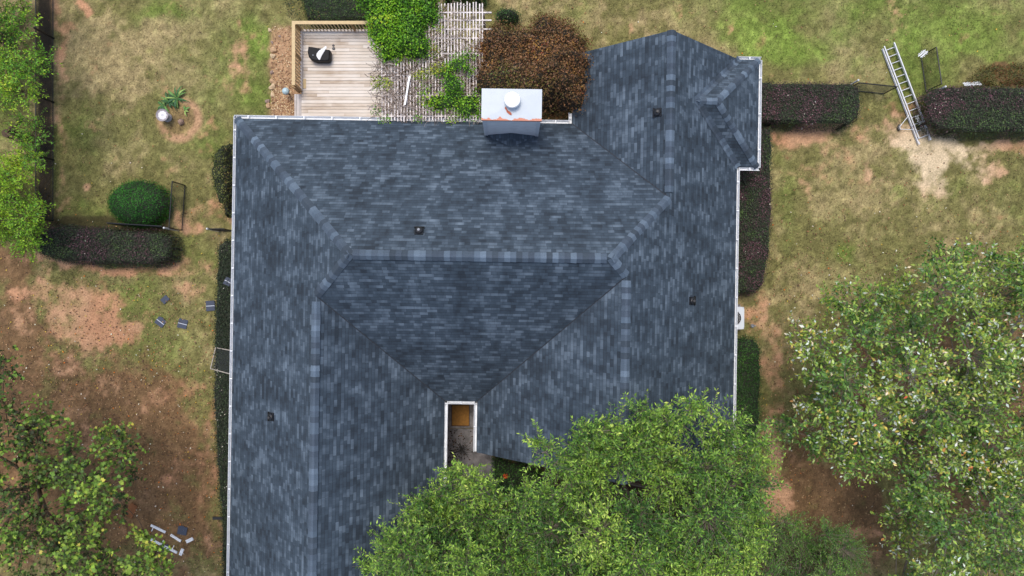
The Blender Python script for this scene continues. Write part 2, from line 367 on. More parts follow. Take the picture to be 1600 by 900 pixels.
    col = col*(1+hf_[..., None]*(1-.55*np.clip(bw, 0, 1)[..., None]))
    return np.clip(col, 0.005, .9), np.maximum.reduce([bw, lw*.75, dark_strip, rb, ring])

def make_ground():
    xs = np.concatenate([[-900, -300, -120], np.arange(-60, -25.2, .6), np.arange(-25, 25.01, .085), np.arange(25.4, 60, .6), [120, 300, 900]])
    ys = np.concatenate([[-900, -300, -120], np.arange(-60, -14.7, .6), np.arange(-14.5, 14.51, .085), np.arange(14.9, 60, .6), [120, 300, 900]])
    X, Y = np.meshgrid(xs, ys); nx, ny = len(xs), len(ys)
    inn = (np.abs(X) < 25.1) & (np.abs(Y) < 14.6)
    Z = np.where(inn, (fbm(X, Y, 1.5, 3)-.5)*.03 + (fbm(X, Y, .3, 4, 2)-.5)*.02, 0)
    me = bpy.data.meshes.new('ground'); n = nx*ny
    me.vertices.add(n); me.vertices.foreach_set('co', np.stack([X, Y, Z], -1).astype(np.float32).ravel())
    i = (np.arange(ny-1)[:, None]*nx + np.arange(nx-1)[None, :]).ravel()
    q = np.stack([i, i+1, i+1+nx, i+nx], -1).astype(np.int32); nf = len(q)
    me.loops.add(nf*4); me.loops.foreach_set('vertex_index', q.ravel())
    me.polygons.add(nf); me.polygons.foreach_set('loop_start', np.arange(0, nf*4, 4, dtype=np.int32))
    me.update(calc_edges=True)
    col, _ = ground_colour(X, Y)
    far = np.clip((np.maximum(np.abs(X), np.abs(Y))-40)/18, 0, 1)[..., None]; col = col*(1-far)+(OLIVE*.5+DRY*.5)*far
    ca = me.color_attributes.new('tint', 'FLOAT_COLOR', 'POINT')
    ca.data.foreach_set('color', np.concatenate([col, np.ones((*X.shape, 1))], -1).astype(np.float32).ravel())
    m = mat('lawn_and_soil', (1, 1, 1), .95, noise=.42, nscale=14, bump=.02, attr=True, spec=.15)
    props(link('ground', me, m), 'patchy dry lawn and bare orange clay around the house', kind='structure')
make_ground()

# ---------------------------------------------------------------- leaf meshes (numpy)
def unit(a): return a/np.maximum(np.linalg.norm(a, axis=-1, keepdims=True), 1e-9)
RH = [(0, 0, 0), (.45, .5, .12), (1, 0, 0), (.45, -.5, .12)]; RHF = [(0, 1, 2), (0, 2, 3)]
ST = [(0, 0, 0), (.18, .5, .06), (.38, .26, 0), (.72, .42, .05), (.68, .14, 0), (1, 0, -.04), (.68, -.14, 0), (.72, -.42, .05), (.38, -.26, 0), (.18, -.5, .06)]
STF = [(0, 1, 2), (2, 3, 4), (4, 5, 6), (6, 7, 8), (8, 9, 0), (0, 2, 4), (0, 4, 6), (0, 6, 8)]
def leaf_mesh(name, pos, axis, nrm, L, W, col, m, parent=None, shape='rh', origin=(0, 0, 0)):
    T, F = (RH, RHF) if shape == 'rh' else (ST, STF)
    T = np.array(T); F = np.array(F); n = len(pos)
    axis = unit(axis); side = unit(np.cross(nrm, axis)); up = np.cross(axis, side)
    L = np.broadcast_to(L, (n,)); W = np.broadcast_to(W, (n,))
    co = pos[:, None, :] + axis[:, None, :]*(T[None, :, 0:1]*L[:, None, None]) + side[:, None, :]*(T[None, :, 1:2]*W[:, None, None]) + up[:, None, :]*(T[None, :, 2:3]*W[:, None, None])
    co = co - np.array(origin)
    k = len(T); nf = len(F)*n
    fi = (F[None] + (np.arange(n)*k)[:, None, None]).reshape(-1, 3).astype(np.int32)
    me = bpy.data.meshes.new(name)
    me.vertices.add(n*k); me.vertices.foreach_set('co', co.astype(np.float32).ravel())
    me.loops.add(nf*3); me.loops.foreach_set('vertex_index', fi.ravel())
    me.polygons.add(nf); me.polygons.foreach_set('loop_start', np.arange(0, nf*3, 3, dtype=np.int32))
    me.update(calc_edges=True)
    c = np.repeat(np.concatenate([col, np.ones((n, 1))], -1), k, 0)
    ca = me.color_attributes.new('tint', 'FLOAT_COLOR', 'POINT'); ca.data.foreach_set('color', c.astype(np.float32).ravel())
    return link(name, me, m, parent)
def pick(n, pal, jit=.18, clump=None, ck=.45):
    """pal: list of (weight, rgb 0-255); clump: optional 0..1 array steering the pick along the list"""
    wts = np.array([p[0] for p in pal], float); cs = np.array([srgb(*p[1]) for p in pal]); cum = np.cumsum(wts)/wts.sum()
    r = rng.random(n)
    if clump is not None: r = np.clip((1-ck)*r + ck*clump + (rng.random(n)-.5)*.1, 0, .9999)
    i = np.searchsorted(cum, r); i = np.minimum(i, len(pal)-1)
    c = cs[i]*(1+(rng.random((n, 1))-.5)*2*jit); return np.clip(c*(1+(rng.random((n, 3))-.5)*.12), .004, .9)

# ---------------------------------------------------------------- grass and litter
def make_grass():
    n = 420000
    x = rng.uniform(-23.5, 23.5, n); y = rng.uniform(-13.5, 13.5, n)
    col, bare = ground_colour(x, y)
    keep = (rng.random(n) > bare*1.15) & ~((x > -11) & (x < 8.9) & (y < 6.5))
    x, y, col = x[keep], y[keep], col[keep]; n = len(x)
    ang = rng.uniform(0, 2*math.pi, n); el = rng.uniform(.2, 1.2, n)
    ax = np.stack([np.cos(ang)*np.cos(el), np.sin(ang)*np.cos(el), np.sin(el)], -1)
    nr = unit(np.stack([rng.normal(0, .5, n), rng.normal(0, .5, n), np.ones(n)], -1))
    tone = .45 + 1.2*rng.random((n, 1))**1.3
    leaf_mesh('grass', np.stack([x, y, np.full(n, -.005)], -1), ax, nr, rng.uniform(.03, .085, n), rng.uniform(.012, .028, n), np.clip(col*tone, 0, .8), M_LEAFM)
    props(bpy.data.objects['grass'], 'short patchy grass, green to straw coloured', kind='stuff')
make_grass()
def make_litter():
    n = 60000
    x = rng.uniform(-23, 23, n); y = rng.uniform(-13.3, 13.2, n); px = x/(CAMZ/FPX)+800; py = 450-y/(CAMZ/FPX)
    dens = .045 + .9*blob(px, py, 150, 760, 260, 260, soft=.6) + .5*blob(px, py, 1420, 650, 330, 300, soft=.5) + .25*blob(px, py, 1230, 620, 60, 260, soft=.6)+.25*blob(px, py, 200, 480, 220, 160, soft=.6)
    k = (rng.random(n) < dens) & ~((px > 352) & (px < 1160) & (py > 170)); x, y, px, py = x[k], y[k], px[k], py[k]; n = len(x)
    col = pick(n, [(4, (166, 134, 96)), (4, (138, 98, 62)), (5, (84, 60, 42)), (.35, (214, 208, 186)), (.35, (205, 110, 30)), (.5, (190, 160, 60))])
    a = rng.uniform(0, 6.28, n); ax = np.stack([np.cos(a), np.sin(a), rng.normal(0, .15, n)], -1)
    nr = unit(np.stack([rng.normal(0, .3, n), rng.normal(0, .3, n), np.ones(n)], -1))
    o = leaf_mesh('fallen_leaves', np.stack([x, y, np.full(n, .045)], -1), ax, nr, rng.uniform(.03, .10, n), rng.uniform(.02, .07, n), col, M_LEAFM)
    props(o, 'dead leaves scattered over the lawn and bare soil', kind='stuff')
make_litter()

# ================================================================ THE HOUSE
TH = -.0157
house = empty('house', (0, 0, 0), 'large one-storey brick house under a dark blue-grey shingled hip roof', 'house', rz=TH)
RI = Matrix.Rotation(-TH, 4, 'Z')                       # world -> house local
S, EZ = .88, 3.0
def ez(run): return EZ + S*run
p = dict(
 NW=(-11.3, 6.71, EZ), N2=(2.33, 6.71, EZ), V1=(5.69, 3.38, ez(3.46)), RE=(3.36, 1.05, ez(5.79)), RW=(-5.51, 1.05, ez(5.79)),
 SWr=(-6.94, -.38, ez(4.36)), SWb=(-6.94, -13.4, ez(4.36)), Wb=(-11.3, -13.4, EZ), C1=(-2.66, -4.62, EZ), C1b=(-2.66, -13.4, EZ),
 SEr=(3.94, .47, ez(5.21)), C2=(-1.34, -4.62, EZ), C2b=(-1.34, -6.69, EZ), SEb=(3.94, -6.69, ez(5.21)), Eb=(9.06, -6.69, EZ),
 B1=(9.06, 5.05, EZ), J=(6.875, 7.235, ez(2.185)), B2=(9.06, 9.42, EZ), NEt=(5.69, 9.5, ez(3.46)), N3=(2.33, 9.5, EZ),
 K=(7.705, 7.235, ez(2.185)), B3=(9.89, 9.42, EZ), B4=(9.89, 5.05, EZ))
p = {k: Vector(v) for k, v in p.items()}
planes = [ # vertices, plan unit vector pointing upslope
 (['NW','N2','V1','RE','RW'][::-1], (0, -1)), (['NW','RW','SWr','SWb','Wb'][::-1], (1, 0)), (['RW','RE','SEr','C2','C1','SWr'][::-1], (0, 1)),
 (['SWr','C1','C1b','SWb'][::-1], (-1, 0)), (['SEr','C2','C2b','SEb'], (1, 0)),
 (['NEt','V1','RE','SEr','SEb','Eb','B1','J','B2'], (-1, 0)), (['N2','N3','NEt','V1'][::-1], (1, 0)),
 (['B2','J','K','B3'], (0, -1)), (['B1','B4','K','J'], (0, 1)), (['B3','K','B4'], (-1, 0))]
def roof():
    me = bpy.data.meshes.new('roof'); V = []; F = []; UV = []
    sl = math.sqrt(1+S*S)
    for j, (names, up) in enumerate(planes):
        pts = [p[n] for n in names]
        nrm = Vector((0, 0, 0))
        for i in range(len(pts)): nrm += pts[i].cross(pts[(i+1) % len(pts)])
        if nrm.z < 0: pts = pts[::-1]
        b = len(V); V += [tuple(q) for q in pts]; F.append(tuple(range(b, b+len(pts))))
        for q in pts:
            upc = q.x*up[0]+q.y*up[1]; al = q.x*up[1]-q.y*up[0]
            UV.append((al + j*13.7, (q.z-EZ)/S*sl + .02 + 40))
    nt = len(F)
    # thickness: eave / rake edge strips
    out = ['NW','Wb','SWb','C1b','C1','C2','C2b','SEb','Eb','B1','B4','B3','B2','NEt','N3','N2','NW']
    for a_, b_ in zip(out[:-1], out[1:]):
        A, B = p[a_], p[b_]; b = len(V); dz = Vector((0, 0, .05))
        V += [tuple(A), tuple(B), tuple(B-dz), tuple(A-dz)]; F.append((b, b+1, b+2, b+3)); UV += [(0, 40), (.1, 40), (.1, 40.05), (0, 40.05)]
    me.from_pydata(V, [], F); uvl = me.uv_layers.new(name='uv')
    i = 0
    for f in me.polygons:
        for li in f.loop_indices: uvl.data[li].uv = UV[me.loops[li].vertex_index]
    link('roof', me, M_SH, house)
roof()
def slope_normal(up): return Vector((-up[0]*S, -up[1]*S, 1)).normalized()
UPS = {'N': (0,-1), 'S': (0,1), 'W': (1,0), 'E': (-1,0)}
CAPT = [(.040,.050,.066),(.050,.062,.084),(.060,.075,.1),(.078,.098,.13),(.104,.128,.166),(.066,.082,.109)]
def cap_row(a_, b_, fa, fb, wd=.19, lift=.012, vent=0.0, exp=.2, valley=False, name='ridge_cap'):
    A, B = p[a_] if isinstance(a_, str) else a_, p[b_] if isinstance(b_, str) else b_
    t = (B-A).normalized(); L = (B-A).length
    ds = []
    for f in (fa, fb):
        nn = slope_normal(UPS[f]); d = nn.cross(t).normalized()
        up = Vector((UPS[f][0], UPS[f][1], 0))
        s = d.dot(up)
        if (s > 0) != valley: d = -d
        ds.append((d, nn))
    up = (ds[0][1]+ds[1][1]).normalized()
    mb = MB(); n = max(1, int(L/exp)); st = L/n; prev = None
    for i in range(n):
        a0 = A + t*(st*i); a1 = A + t*min(L+.03, st*(i+1.28))
        h0 = lift+vent+.016; h1 = lift+vent
        c = random.choice(CAPT); j_ = random.uniform(1.0, 1.28); c = tuple(x_*j_*(.96, 1.06, 1.07)[i_] for i_, x_ in enumerate(c))
        pts = []
        for q, h in ((a0, h0), (a1, h1)):
            ww = wd*random.uniform(.94, 1.03)
            for (d, nn), k in ((ds[0], 1), (ds[0], .06), (ds[1], .06), (ds[1], 1)):
                pts.append(q + d*ww*k + nn*(h))
        low = [q - up*(.012) for q in pts[:4]]
        F = [(0,1,5,4),(1,2,6,5),(2,3,7,6)]
        F += [(0,1,9,8),(1,2,10,9),(2,3,11,10)]
        mb.poly(pts+low, F, c)
    o = mb.build(name, M_CAP, house)
    if vent:
        mb = MB()
        for d, nn in ds:
            q = [A+d*(wd+.012)+nn*(vent+.004), B+d*(wd+.012)+nn*(vent+.004), B+d*(wd+.012)+nn*.002, A+d*(wd+.012)+nn*.002,
                 A+nn*(vent+.004), B+nn*(vent+.004)]
            mb.poly(q, [(0,1,2,3),(0,1,5,4)])
        for E_ in (A, B):
            q = [E_+ds[0][0]*(wd+.012)+ds[0][1]*vent, E_+up*vent, E_+ds[1][0]*(wd+.012)+ds[1][1]*vent, E_+ds[1][0]*wd+ds[1][1]*.002, E_+ds[0][0]*wd+ds[0][1]*.002]
            mb.poly(q, [(0,1,2,3,4)])
        mb.build('ridge_vent', M_VENTSTRIP, house)
xs_ = Vector((.12, 0, 0)); ys_ = Vector((0, .12, 0))
cap_row(p['RE']-xs_*1.5, p['RW']+xs_*1.2, 'N', 'S', vent=.03)
cap_row('NW', 'RW', 'N', 'W', wd=.18); cap_row('SWr', 'RW', 'W', 'S', wd=.18)
cap_row('SEr', 'RE', 'E', 'S', wd=.18); cap_row('V1', 'RE', 'E', 'N', wd=.18)
cap_row(p['SWb'], p['SWr']-ys_*2, 'W', 'E', vent=.03, wd=.17)
cap_row(p['SEb'], p['SEr']-ys_*1.5, 'W', 'E', vent=.03, wd=.17)
cap_row('NEt', p['V1']+ys_*2, 'W', 'E', vent=.03, wd=.18)
cap_row('B3', 'K', 'N', 'E', wd=.15); cap_row('B4', 'K', 'S', 'E', wd=.15); cap_row('K', 'J', 'N', 'S', wd=.15)
cap_row('B2', 'J', 'N', 'E', wd=.16, valley=True, name='valley_shingles', exp=.17, lift=.008); cap_row('B1', 'J', 'S', 'E', wd=.16, valley=True, name='valley_shingles', exp=.17, lift=.008)
def valley(a_, b_, fa, fb):
    A, B = p[a_], p[b_]; t = (B-A).normalized(); q = []
    for f in (fa, fb):
        nn = slope_normal(UPS[f]); d = nn.cross(t).normalized()
        if d.z < 0: d = -d
        q.append((d, nn))
    mb = MB(); w_ = .03  # thin dark ribbon painting in the shadow line of the valley
    mb.poly([A+q[0][0]*w_+q[0][1]*.006, B+q[0][0]*w_+q[0][1]*.006, B+Vector((0,0,.008)), A+Vector((0,0,.008)), A+q[1][0]*w_*.6+q[1][1]*.006, B+q[1][0]*w_*.6+q[1][1]*.006], [(0,1,2,3),(3,2,5,4)])
    mb.build('valley_line', M_VALLEY, house)
valley('C1', 'SWr', 'S', 'E'); valley('C2', 'SEr', 'S', 'W'); valley('N2', 'V1', 'N', 'W')

# gutters: U channel outside the eave, with white straps
def gutter(a_, b_, outd, ext0=0, ext1=0, w_=.125):
    A, B = p[a_].copy() if isinstance(a_, str) else a_, p[b_].copy() if isinstance(b_, str) else b_
    t = (B-A).normalized(); A = A - t*ext0; B = B + t*ext1; d = Vector((*outd, 0))
    mb = MB()
    prof = [(0.004, -.045), (.004, -.17), (w_*.75, -.17), (w_, -.04), (w_+.006, -.03), (w_+.018, -.03), (w_+.018, -.05), (w_*.8+.012, -.185), (-.012, -.185), (-.012, -.045)]
    V = [q + d*x + Vector((0, 0, z)) for q in (A, B) for x, z in prof]; n = len(prof)
    mb.poly(V, [(i, (i+1) % n, (i+1) % n+n, i+n) for i in range(n)] + [tuple(range(n)), tuple(range(2*n-1, n-1, -1))])
    g = mb.build('gutter', M_GUT, house)
    L = (B-A).length; k = max(1, int(L/1.1))
    for i in range(k):
        st = MB(); c = A + t*(L*(i+.5)/k) + d*(w_*.5) + Vector((0, 0, -.032))
        st.bar(c-d*w_*.58, c+d*w_*.58, .05, .008)
        st.build('strap', M_GUT, g)
gutter('NW', p['N2']+Vector((-.1, 0, 0)), (0, 1), ext0=.1)
gutter('Wb', 'NW', (-1, 0), ext1=.1, w_=.10)
gutter(p['N2']+Vector((-.02, .02, 0)), p['N2']+Vector((-.02, .45, 0)), (-1, 0), w_=.1)
gutter('B2', 'B3', (0, 1), ext1=.1, ext0=.02, w_=.11); gutter('B3', 'B4', (1, 0), w_=.11); gutter('B4', p['B1']+Vector((.12, 0, 0)), (0, -1), ext0=.1, w_=.11)
gutter(p['B1'], 'Eb', (1, 0), w_=.10)
gutter('C1', 'C2', (0, -1), w_=.11); gutter('C1b', 'C1', (1, 0), w_=.11); gutter('C2', p['C2b'], (-1, 0), w_=.11)

# walls
OH = .45
wl = MB()
wall_pts = [(-10.85, 6.26), (-10.85, -12.95), (-3.11, -12.95), (-3.11, -4.17), (-.89, -4.17), (-.89, -6.24), (8.60, -6.24), (8.60, 5.5), (9.44, 5.5), (9.44, 8.97), (8.60, 8.97), (8.60, 9.05), (2.78, 9.05), (2.78, 6.26)]
wl.prism(wall_pts, -.05, 2.86)
# gables
for (xa, xb, xm, yy, d) in ((-10.85, -3.11, -6.94, -12.95, .02), (-.89, 8.60, 3.94, -6.24, .02), (2.78, 8.60, 5.69, 9.05, -.02)):
    rz_ = EZ + S*(xm-xa) - .09 + S*OH*0
    wl.poly([(xa, yy, 2.86), (xb, yy, 2.86), (xb, yy, EZ+S*.3), (xm, yy, EZ+S*(xm-xa+OH)-.12), (xa, yy, EZ+S*.3)], [(0, 1, 2, 3, 4)])
    wl.poly([(xa, yy+d*5, 2.86), (xb, yy+d*5, 2.86), (xb, yy+d*5, EZ+S*.3), (xm, yy+d*5, EZ+S*(xm-xa+OH)-.12), (xa, yy+d*5, EZ+S*.3)], [(0, 1, 2, 3, 4)])
wl.build('wall', M_BRICK, house)
sf = MB()
ev = [(-11.28, 6.69), (-11.28, -13.38), (-2.68, -13.38), (-2.68, -4.64), (-1.32, -4.64), (-1.32, -6.67), (9.04, -6.67), (9.04, 5.07), (9.87, 5.07), (9.87, 9.40), (2.35, 9.40), (2.35, 6.69)]
sf.poly([(x, y, 2.87) for x, y in ev], [tuple(range(len(ev)))])
for i in range(len(ev)):
    A, B = ev[i], ev[(i+1) % len(ev)]
    sf.poly([(A[0], A[1], 2.87), (B[0], B[1], 2.87), (B[0], B[1], 2.945), (A[0], A[1], 2.945)], [(0, 1, 2, 3)])
sf.build('soffit', M_SOFFIT, house)
def window(c, w_, h_, n):
    c = Vector(c); n = Vector((*n, 0)); t = Vector((-n.y, n.x, 0))
    fr = MB()
    for s_ in (-1, 1):
        fr.bar(c+t*s_*w_/2+Vector((0,0,-h_/2)), c+t*s_*w_/2+Vector((0,0,h_/2)), .08, .09)
        fr.bar(c-t*(w_/2+.03)+Vector((0,0,s_*h_/2)), c+t*(w_/2+.03)+Vector((0,0,s_*h_/2)), .10, .08)
    fr.bar(c-t*w_/2, c+t*w_/2, .08, .05)
    f = fr.build('window', M_WHITE, house)
    g = MB(); g.bar(c-t*(w_/2-.03)+n*.012, c+t*(w_/2-.03)+n*.012, .02, h_-.08); g.build('pane', M_GLASS, f)
for y in (3.5, -1.5, -6.5, -10.5): window((-10.85, y, 1.6), 1.0, 1.3, (-1, 0))
for y in (3.2, -3.0): window((8.60, y, 1.7), 1.0, 1.2, (1, 0))
window((9.44, 7.2, 1.6), 1.5, 1.3, (1, 0)); window((-8.6, 6.26, 1.7), 1.2, 1.2, (0, 1)); window((6, 9.05, 1.6), 1.6, 1.3, (0, 1))
dr = MB(); dr.box((-2.0, -4.19, 1.05), (.95, .05, 2.1)); d_ = dr.build('door', mat('front_door', (.12, .03, .02), .4), house)
dk = MB(); dk.lathe((-1.64, -4.25, 1.0), [(.02, 0), (.035, .02), (.035, .05), (.02, .07)], 10); dk.build('knob', M_DARK, d_)

# roof vents
def loc(px, py, zg, plane):
    """point of a roof plane under a pixel: iterate on height, in house-local coordinates"""
    z = zg
    for _ in range(20):
        q = RI @ P(px, py, z)
        z = plane(q)
    return Vector((q.x, q.y, z))
pl = {'N': lambda q: EZ+.9*(6.71-q.y), 'E': lambda q: EZ+.89*(9.06-q.x), 'W': lambda q: EZ+S*(q.x+11.3), 'NEW': lambda q: EZ+S*(q.x-2.25)}
def vent(px, py, plane, up, kind):
    c = loc(px, py, 5, pl[plane]); nn = slope_normal(up); upv = Vector((up[0], up[1], S)).normalized(); sd = nn.cross(upv)
    c = c + nn*.035; R = Matrix((sd, upv, nn)).transposed().to_4x4(); R.translation = c
    a_ = MB(); a_.box(Vector((0, 0, -.012)), (.30, .32, .06)); 
    # raised flashing lip on the downslope side
    a_.box(Vector((0, -.15, .03)), (.36, .045, .05))
    a_.lathe((0, 0, .02), [(.145, 0), (.14, .045), (.12, .07), (.085, .085), (.05, .09)], 20)
    me_v = [R @ Vector(q) for q in a_.v]; a_.v = [tuple(q) for q in me_v]
    f = a_.build('roof_vent', M_BLACK, house)
    b_ = MB(); b_.tube([c+nn*.06, c+nn*.06+Vector((0, 0, .16))], [.045, .045], 12); b_.tube([c+nn*.085, c+nn*.10], [.078, .066], 14)
    b_.build('vent_pipe', M_GREYR if kind else M_BLACK, f)
vent(1028, 176, 'NEW', (1, 0), 0); vent(1080, 470, 'E', (-1, 0), 0); vent(655, 362, 'N', (0, -1), 1); vent(425, 651, 'W', (1, 0), 0)

# chimney, straddling the north eave (house-local)
CH = dict(x0=-1.15, x1=.92, y0=6.07, y1=7.11)
ch = MB(); ch.prism([(CH['x0'], CH['y0']), (CH['x1'], CH['y0']), (CH['x1'], CH['y1']), (CH['x0'], CH['y1'])], -.05, 6.36)
def siding():
    m = mat('white_lap_siding', (.82, .83, .83), .6, noise=.12, nscale=3)
    nt = m.node_tree; N = nt.nodes; L = nt.links; tc = N.new('ShaderNodeTexCoord'); sp = N.new('ShaderNodeSeparateXYZ'); L.new(tc.outputs['Object'], sp.inputs[0])
    a1 = N.new('ShaderNodeMath'); a1.operation = 'DIVIDE'; a1.inputs[1].default_value = .2; L.new(sp.outputs[2], a1.inputs[0])
    a2 = N.new('ShaderNodeMath'); a2.operation = 'FRACT'; L.new(a1.outputs[0], a2.inputs[0])
    a3 = N.new('ShaderNodeMath'); a3.operation = 'SUBTRACT'; a3.inputs[0].default_value = 1; L.new(a2.outputs[0], a3.inputs[1])
    bp = N.new('ShaderNodeBump'); bp.inputs['Distance'].default_value = .015; L.new(a3.outputs[0], bp.inputs['Height']); L.new(bp.outputs[0], N['Principled BSDF'].inputs['Normal']); return m
chim = ch.build('chimney', siding(), house)
for x in (CH['x0'], CH['x1']):
    for y in (CH['y0'], CH['y1']):
        tb = MB(); tb.box((x+(.04 if x < 0 else -.04), y+(-.013 if y < 7 else .013), 4.7), (.13, .03, 3.3)); tb.box((x+(-.013 if x < 0 else .013), y+(.05 if y < 7 else -.05), 4.7), (.03, .1, 3.3)); tb.build('corner_trim', M_WHITE, chim)
def cap_mat():
    m = mat('white_cap_sheet', (.45, .50, .54), .45, noise=.05, nscale=3); nt = m.node_tree; N = nt.nodes; L = nt.links; b = N['Principled BSDF']
    src = b.inputs['Base Color'].links[0].from_socket
    at = N.new('ShaderNodeAttribute'); at.attribute_name = 'tint'
    nz = N.new('ShaderNodeTexNoise'); nz.inputs['Scale'].default_value = 5.5; nz.inputs['Detail'].default_value = 4; tc = N.new('ShaderNodeTexCoord'); L.new(tc.outputs['Object'], nz.inputs['Vector'])
    sp = N.new('ShaderNodeSeparateXYZ'); L.new(tc.outputs['Object'], sp.inputs[0])
    def Mt(op, a, b_=0.0):
        n = N.new('ShaderNodeMath'); n.operation = op
        for i, x in enumerate((a, b_)):
            if isinstance(x, (int, float)): n.inputs[i].default_value = x
            else: L.new(x, n.inputs[i])
        return n.outputs[0]
    edge = Mt('MULTIPLY', Mt('SUBTRACT', CH['y0']+.10, sp.outputs[1]), 3.2)      # rust along the lower edge
    r = Mt('GREATER_THAN', Mt('ADD', edge, Mt('MULTIPLY', nz.outputs[0], 1.5)), 1.02)
    rl = Mt('MULTIPLY', r, Mt('LESS_THAN', Mt('ABSOLUTE', Mt('SUBTRACT', sp.outputs[0], .0)), 3))
    mx = N.new('ShaderNodeMix'); mx.data_type = 'RGBA'; L.new(rl, mx.inputs[0]); L.new(src, mx.inputs[6]); mx.inputs[7].default_value = (.50, .16, .09, 1)
    L.new(mx.outputs[2], b.inputs['Base Color']); return m
cp = MB(); x0, x1, y0, y1 = CH['x0']-.05, CH['x1']+.05, CH['y0']-.05, CH['y1']+.05
cp.prism([(x0, y0), (x1, y0), (x1, y1), (x0, y1)], 6.30, 6.42)
xm, ym = (x0+x1)/2, (y0+y1)/2
cp.poly([(x0+.02, y0+.02, 6.421), (x1-.02, y0+.02, 6.421), (x1-.02, y1-.02, 6.421), (x0+.02, y1-.02, 6.421), (xm, ym+.05, 6.455)], [(0, 1, 4), (1, 2, 4), (2, 3, 4), (3, 0, 4)])
cpo = cp.build('chimney_cap', cap_mat(), chim)
fl = MB(); fl.lathe((xm+.02, ym+.1, 6.44), [(.2, 0), (.2, .22), (.29, .225), (.29, .30), (.27, .33), (.15, .35), (.02, .355)], 28); fl.build('flue_cap', mat('bright_white', (.80, .81, .82), .4), chim, smooth=False)
rs = MB()
rust = [(-.22, -.17), (-.17, -.26), (-.12, -.33), (-.05, -.36), (0, -.42), (.0, -.48), (-.06, -.47), (-.12, -.42), (-.17, -.38), (-.2, -.3), (-.25, -.24)]
rs.poly([(xm+x, ym+y+.1, 6.4605) for x, y in rust], [tuple(range(len(rust)))]); rs.prism([(xm+x, ym+y+.1) for x, y in rust], 6.43, 6.452); rs.build('rust_patch', mat('rust', (.40, .10, .05), .8, noise=.2, nscale=20), chim)
# cricket behind the chimney
ck = MB(); yb = CH['y0']; zc = EZ+.9*(6.71-yb)
hh = .5; cx = (CH['x0']+CH['x1'])/2; wv = 1.0
top = (cx, yb, zc+hh); back = (cx, yb-hh/S, zc+hh)
ck.poly([(cx-wv, yb, zc+.01), top, back, (cx+wv, yb, zc+.01)], [(0, 2, 1), (3, 1, 2)])
me = bpy.data.meshes.new('cricket'); me.from_pydata(ck.v, [], ck.f); uvl = me.uv_layers.new(name='uv')
for f in me.polygons:
    for li in f.loop_indices:
        v = me.vertices[me.loops[li].vertex_index].co; uvl.data[li].uv = (v.y, 40.1+abs(v.x-cx)*1.3)
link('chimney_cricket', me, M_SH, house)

# ================================================================ gates, fences
def chain_panel(root, A, B, H, rail_r=.025, wire=.0045, mesh_mat=None, sp=.085):
    """A,B plan points; builds frame + woven mesh in local coordinates of root"""
    A, B = Vector(A), Vector(B); L = (B-A).length; t = (B-A)/L; U = Vector((0, 0, 1)); z0 = .06
    fr = MB()
    for q in (A, B): fr.tube([q+U*z0, q+U*H], rail_r, 8)
    fr.tube([A+U*H, B+U*H], rail_r, 8); fr.tube([A+U*z0, B+U*z0], rail_r*.8, 8)
    fr.build('frame', M_DARK, root)
    ms = MB(); hh = H-z0; k = int((L+hh)/sp)
    for i in range(1, k):
        s = i*sp
        for sg in (0, 1):
            a0 = max(0, s-hh); a1 = min(L, s)
            q0 = (a0, z0+(s-a0)); q1 = (a1, z0+(s-a1))
            if sg: q0 = (L-q0[0], q0[1]); q1 = (L-q1[0], q1[1])
            if abs(q1[0]-q0[0]) < .02: continue
            ms.tube([A+t*q0[0]+U*q0[1], A+t*q1[0]+U*q1[1]], wire, 3, cap=False)
    ms.build('wire_mesh', mesh_mat or M_DARK, root)
def gate(name, a_, b_, H, label, cat, group=None, posts=(), post_m=None, **kw):
    post_m = post_m or M_ALU
    A = P(*a_, 0); B = P(*b_, 0); r = empty(name, A, label, cat, group)
    chain_panel(r, (0, 0, 0), B-A, H, **kw)
    for q in posts:
        pp = P(*q, 0)-A; m_ = MB(); m_.tube([pp+Vector((0,0,-.1)), pp+Vector((0, 0, H+.08))], .038, 10); m_.lathe((pp.x, pp.y, H+.08), [(.045, 0), (.045, .02), (.02, .05)], 10); m_.build('post', post_m, r)
    return r
G = 'chain link gates and fence panels'
gate('fence_gate', (1438, 88), (1446, 143), 1.25, 'open black chain link gate at the right purple hedge, right of the ladder', 'gate', G, posts=[(1450, 148)])
gate('fence_gate', (1322, 141), (1380, 147), 1.2, 'open black chain link gate from the short purple hedge, left of the ladder', 'gate', G, posts=[(1320, 138)])
gate('fence_gate', (290, 290), (285, 360), 1.3, 'open dark chain link gate beside the clipped round green bush', 'gate', G, posts=[(279, 360)])
gate('chain_link_fence', (190, 352), (272, 357), 1.2, 'chain link fence panel behind the purple hedge and the round bush', 'fence', G)
gate('chain_link_fence', (344, 361), (366, 361), 1.2, 'short chain link fence stub between the house wall and the lawn', 'fence', G, posts=[(342, 361)])
gate('chain_link_fence', (84, -40), (84, 345), 1.25, 'long black chain link fence along the dark ground strip at the left edge', 'fence', G, posts=[(84, 60), (84, 160), (84, 250)], sp=.075, wire=.006, post_m=M_DARK)
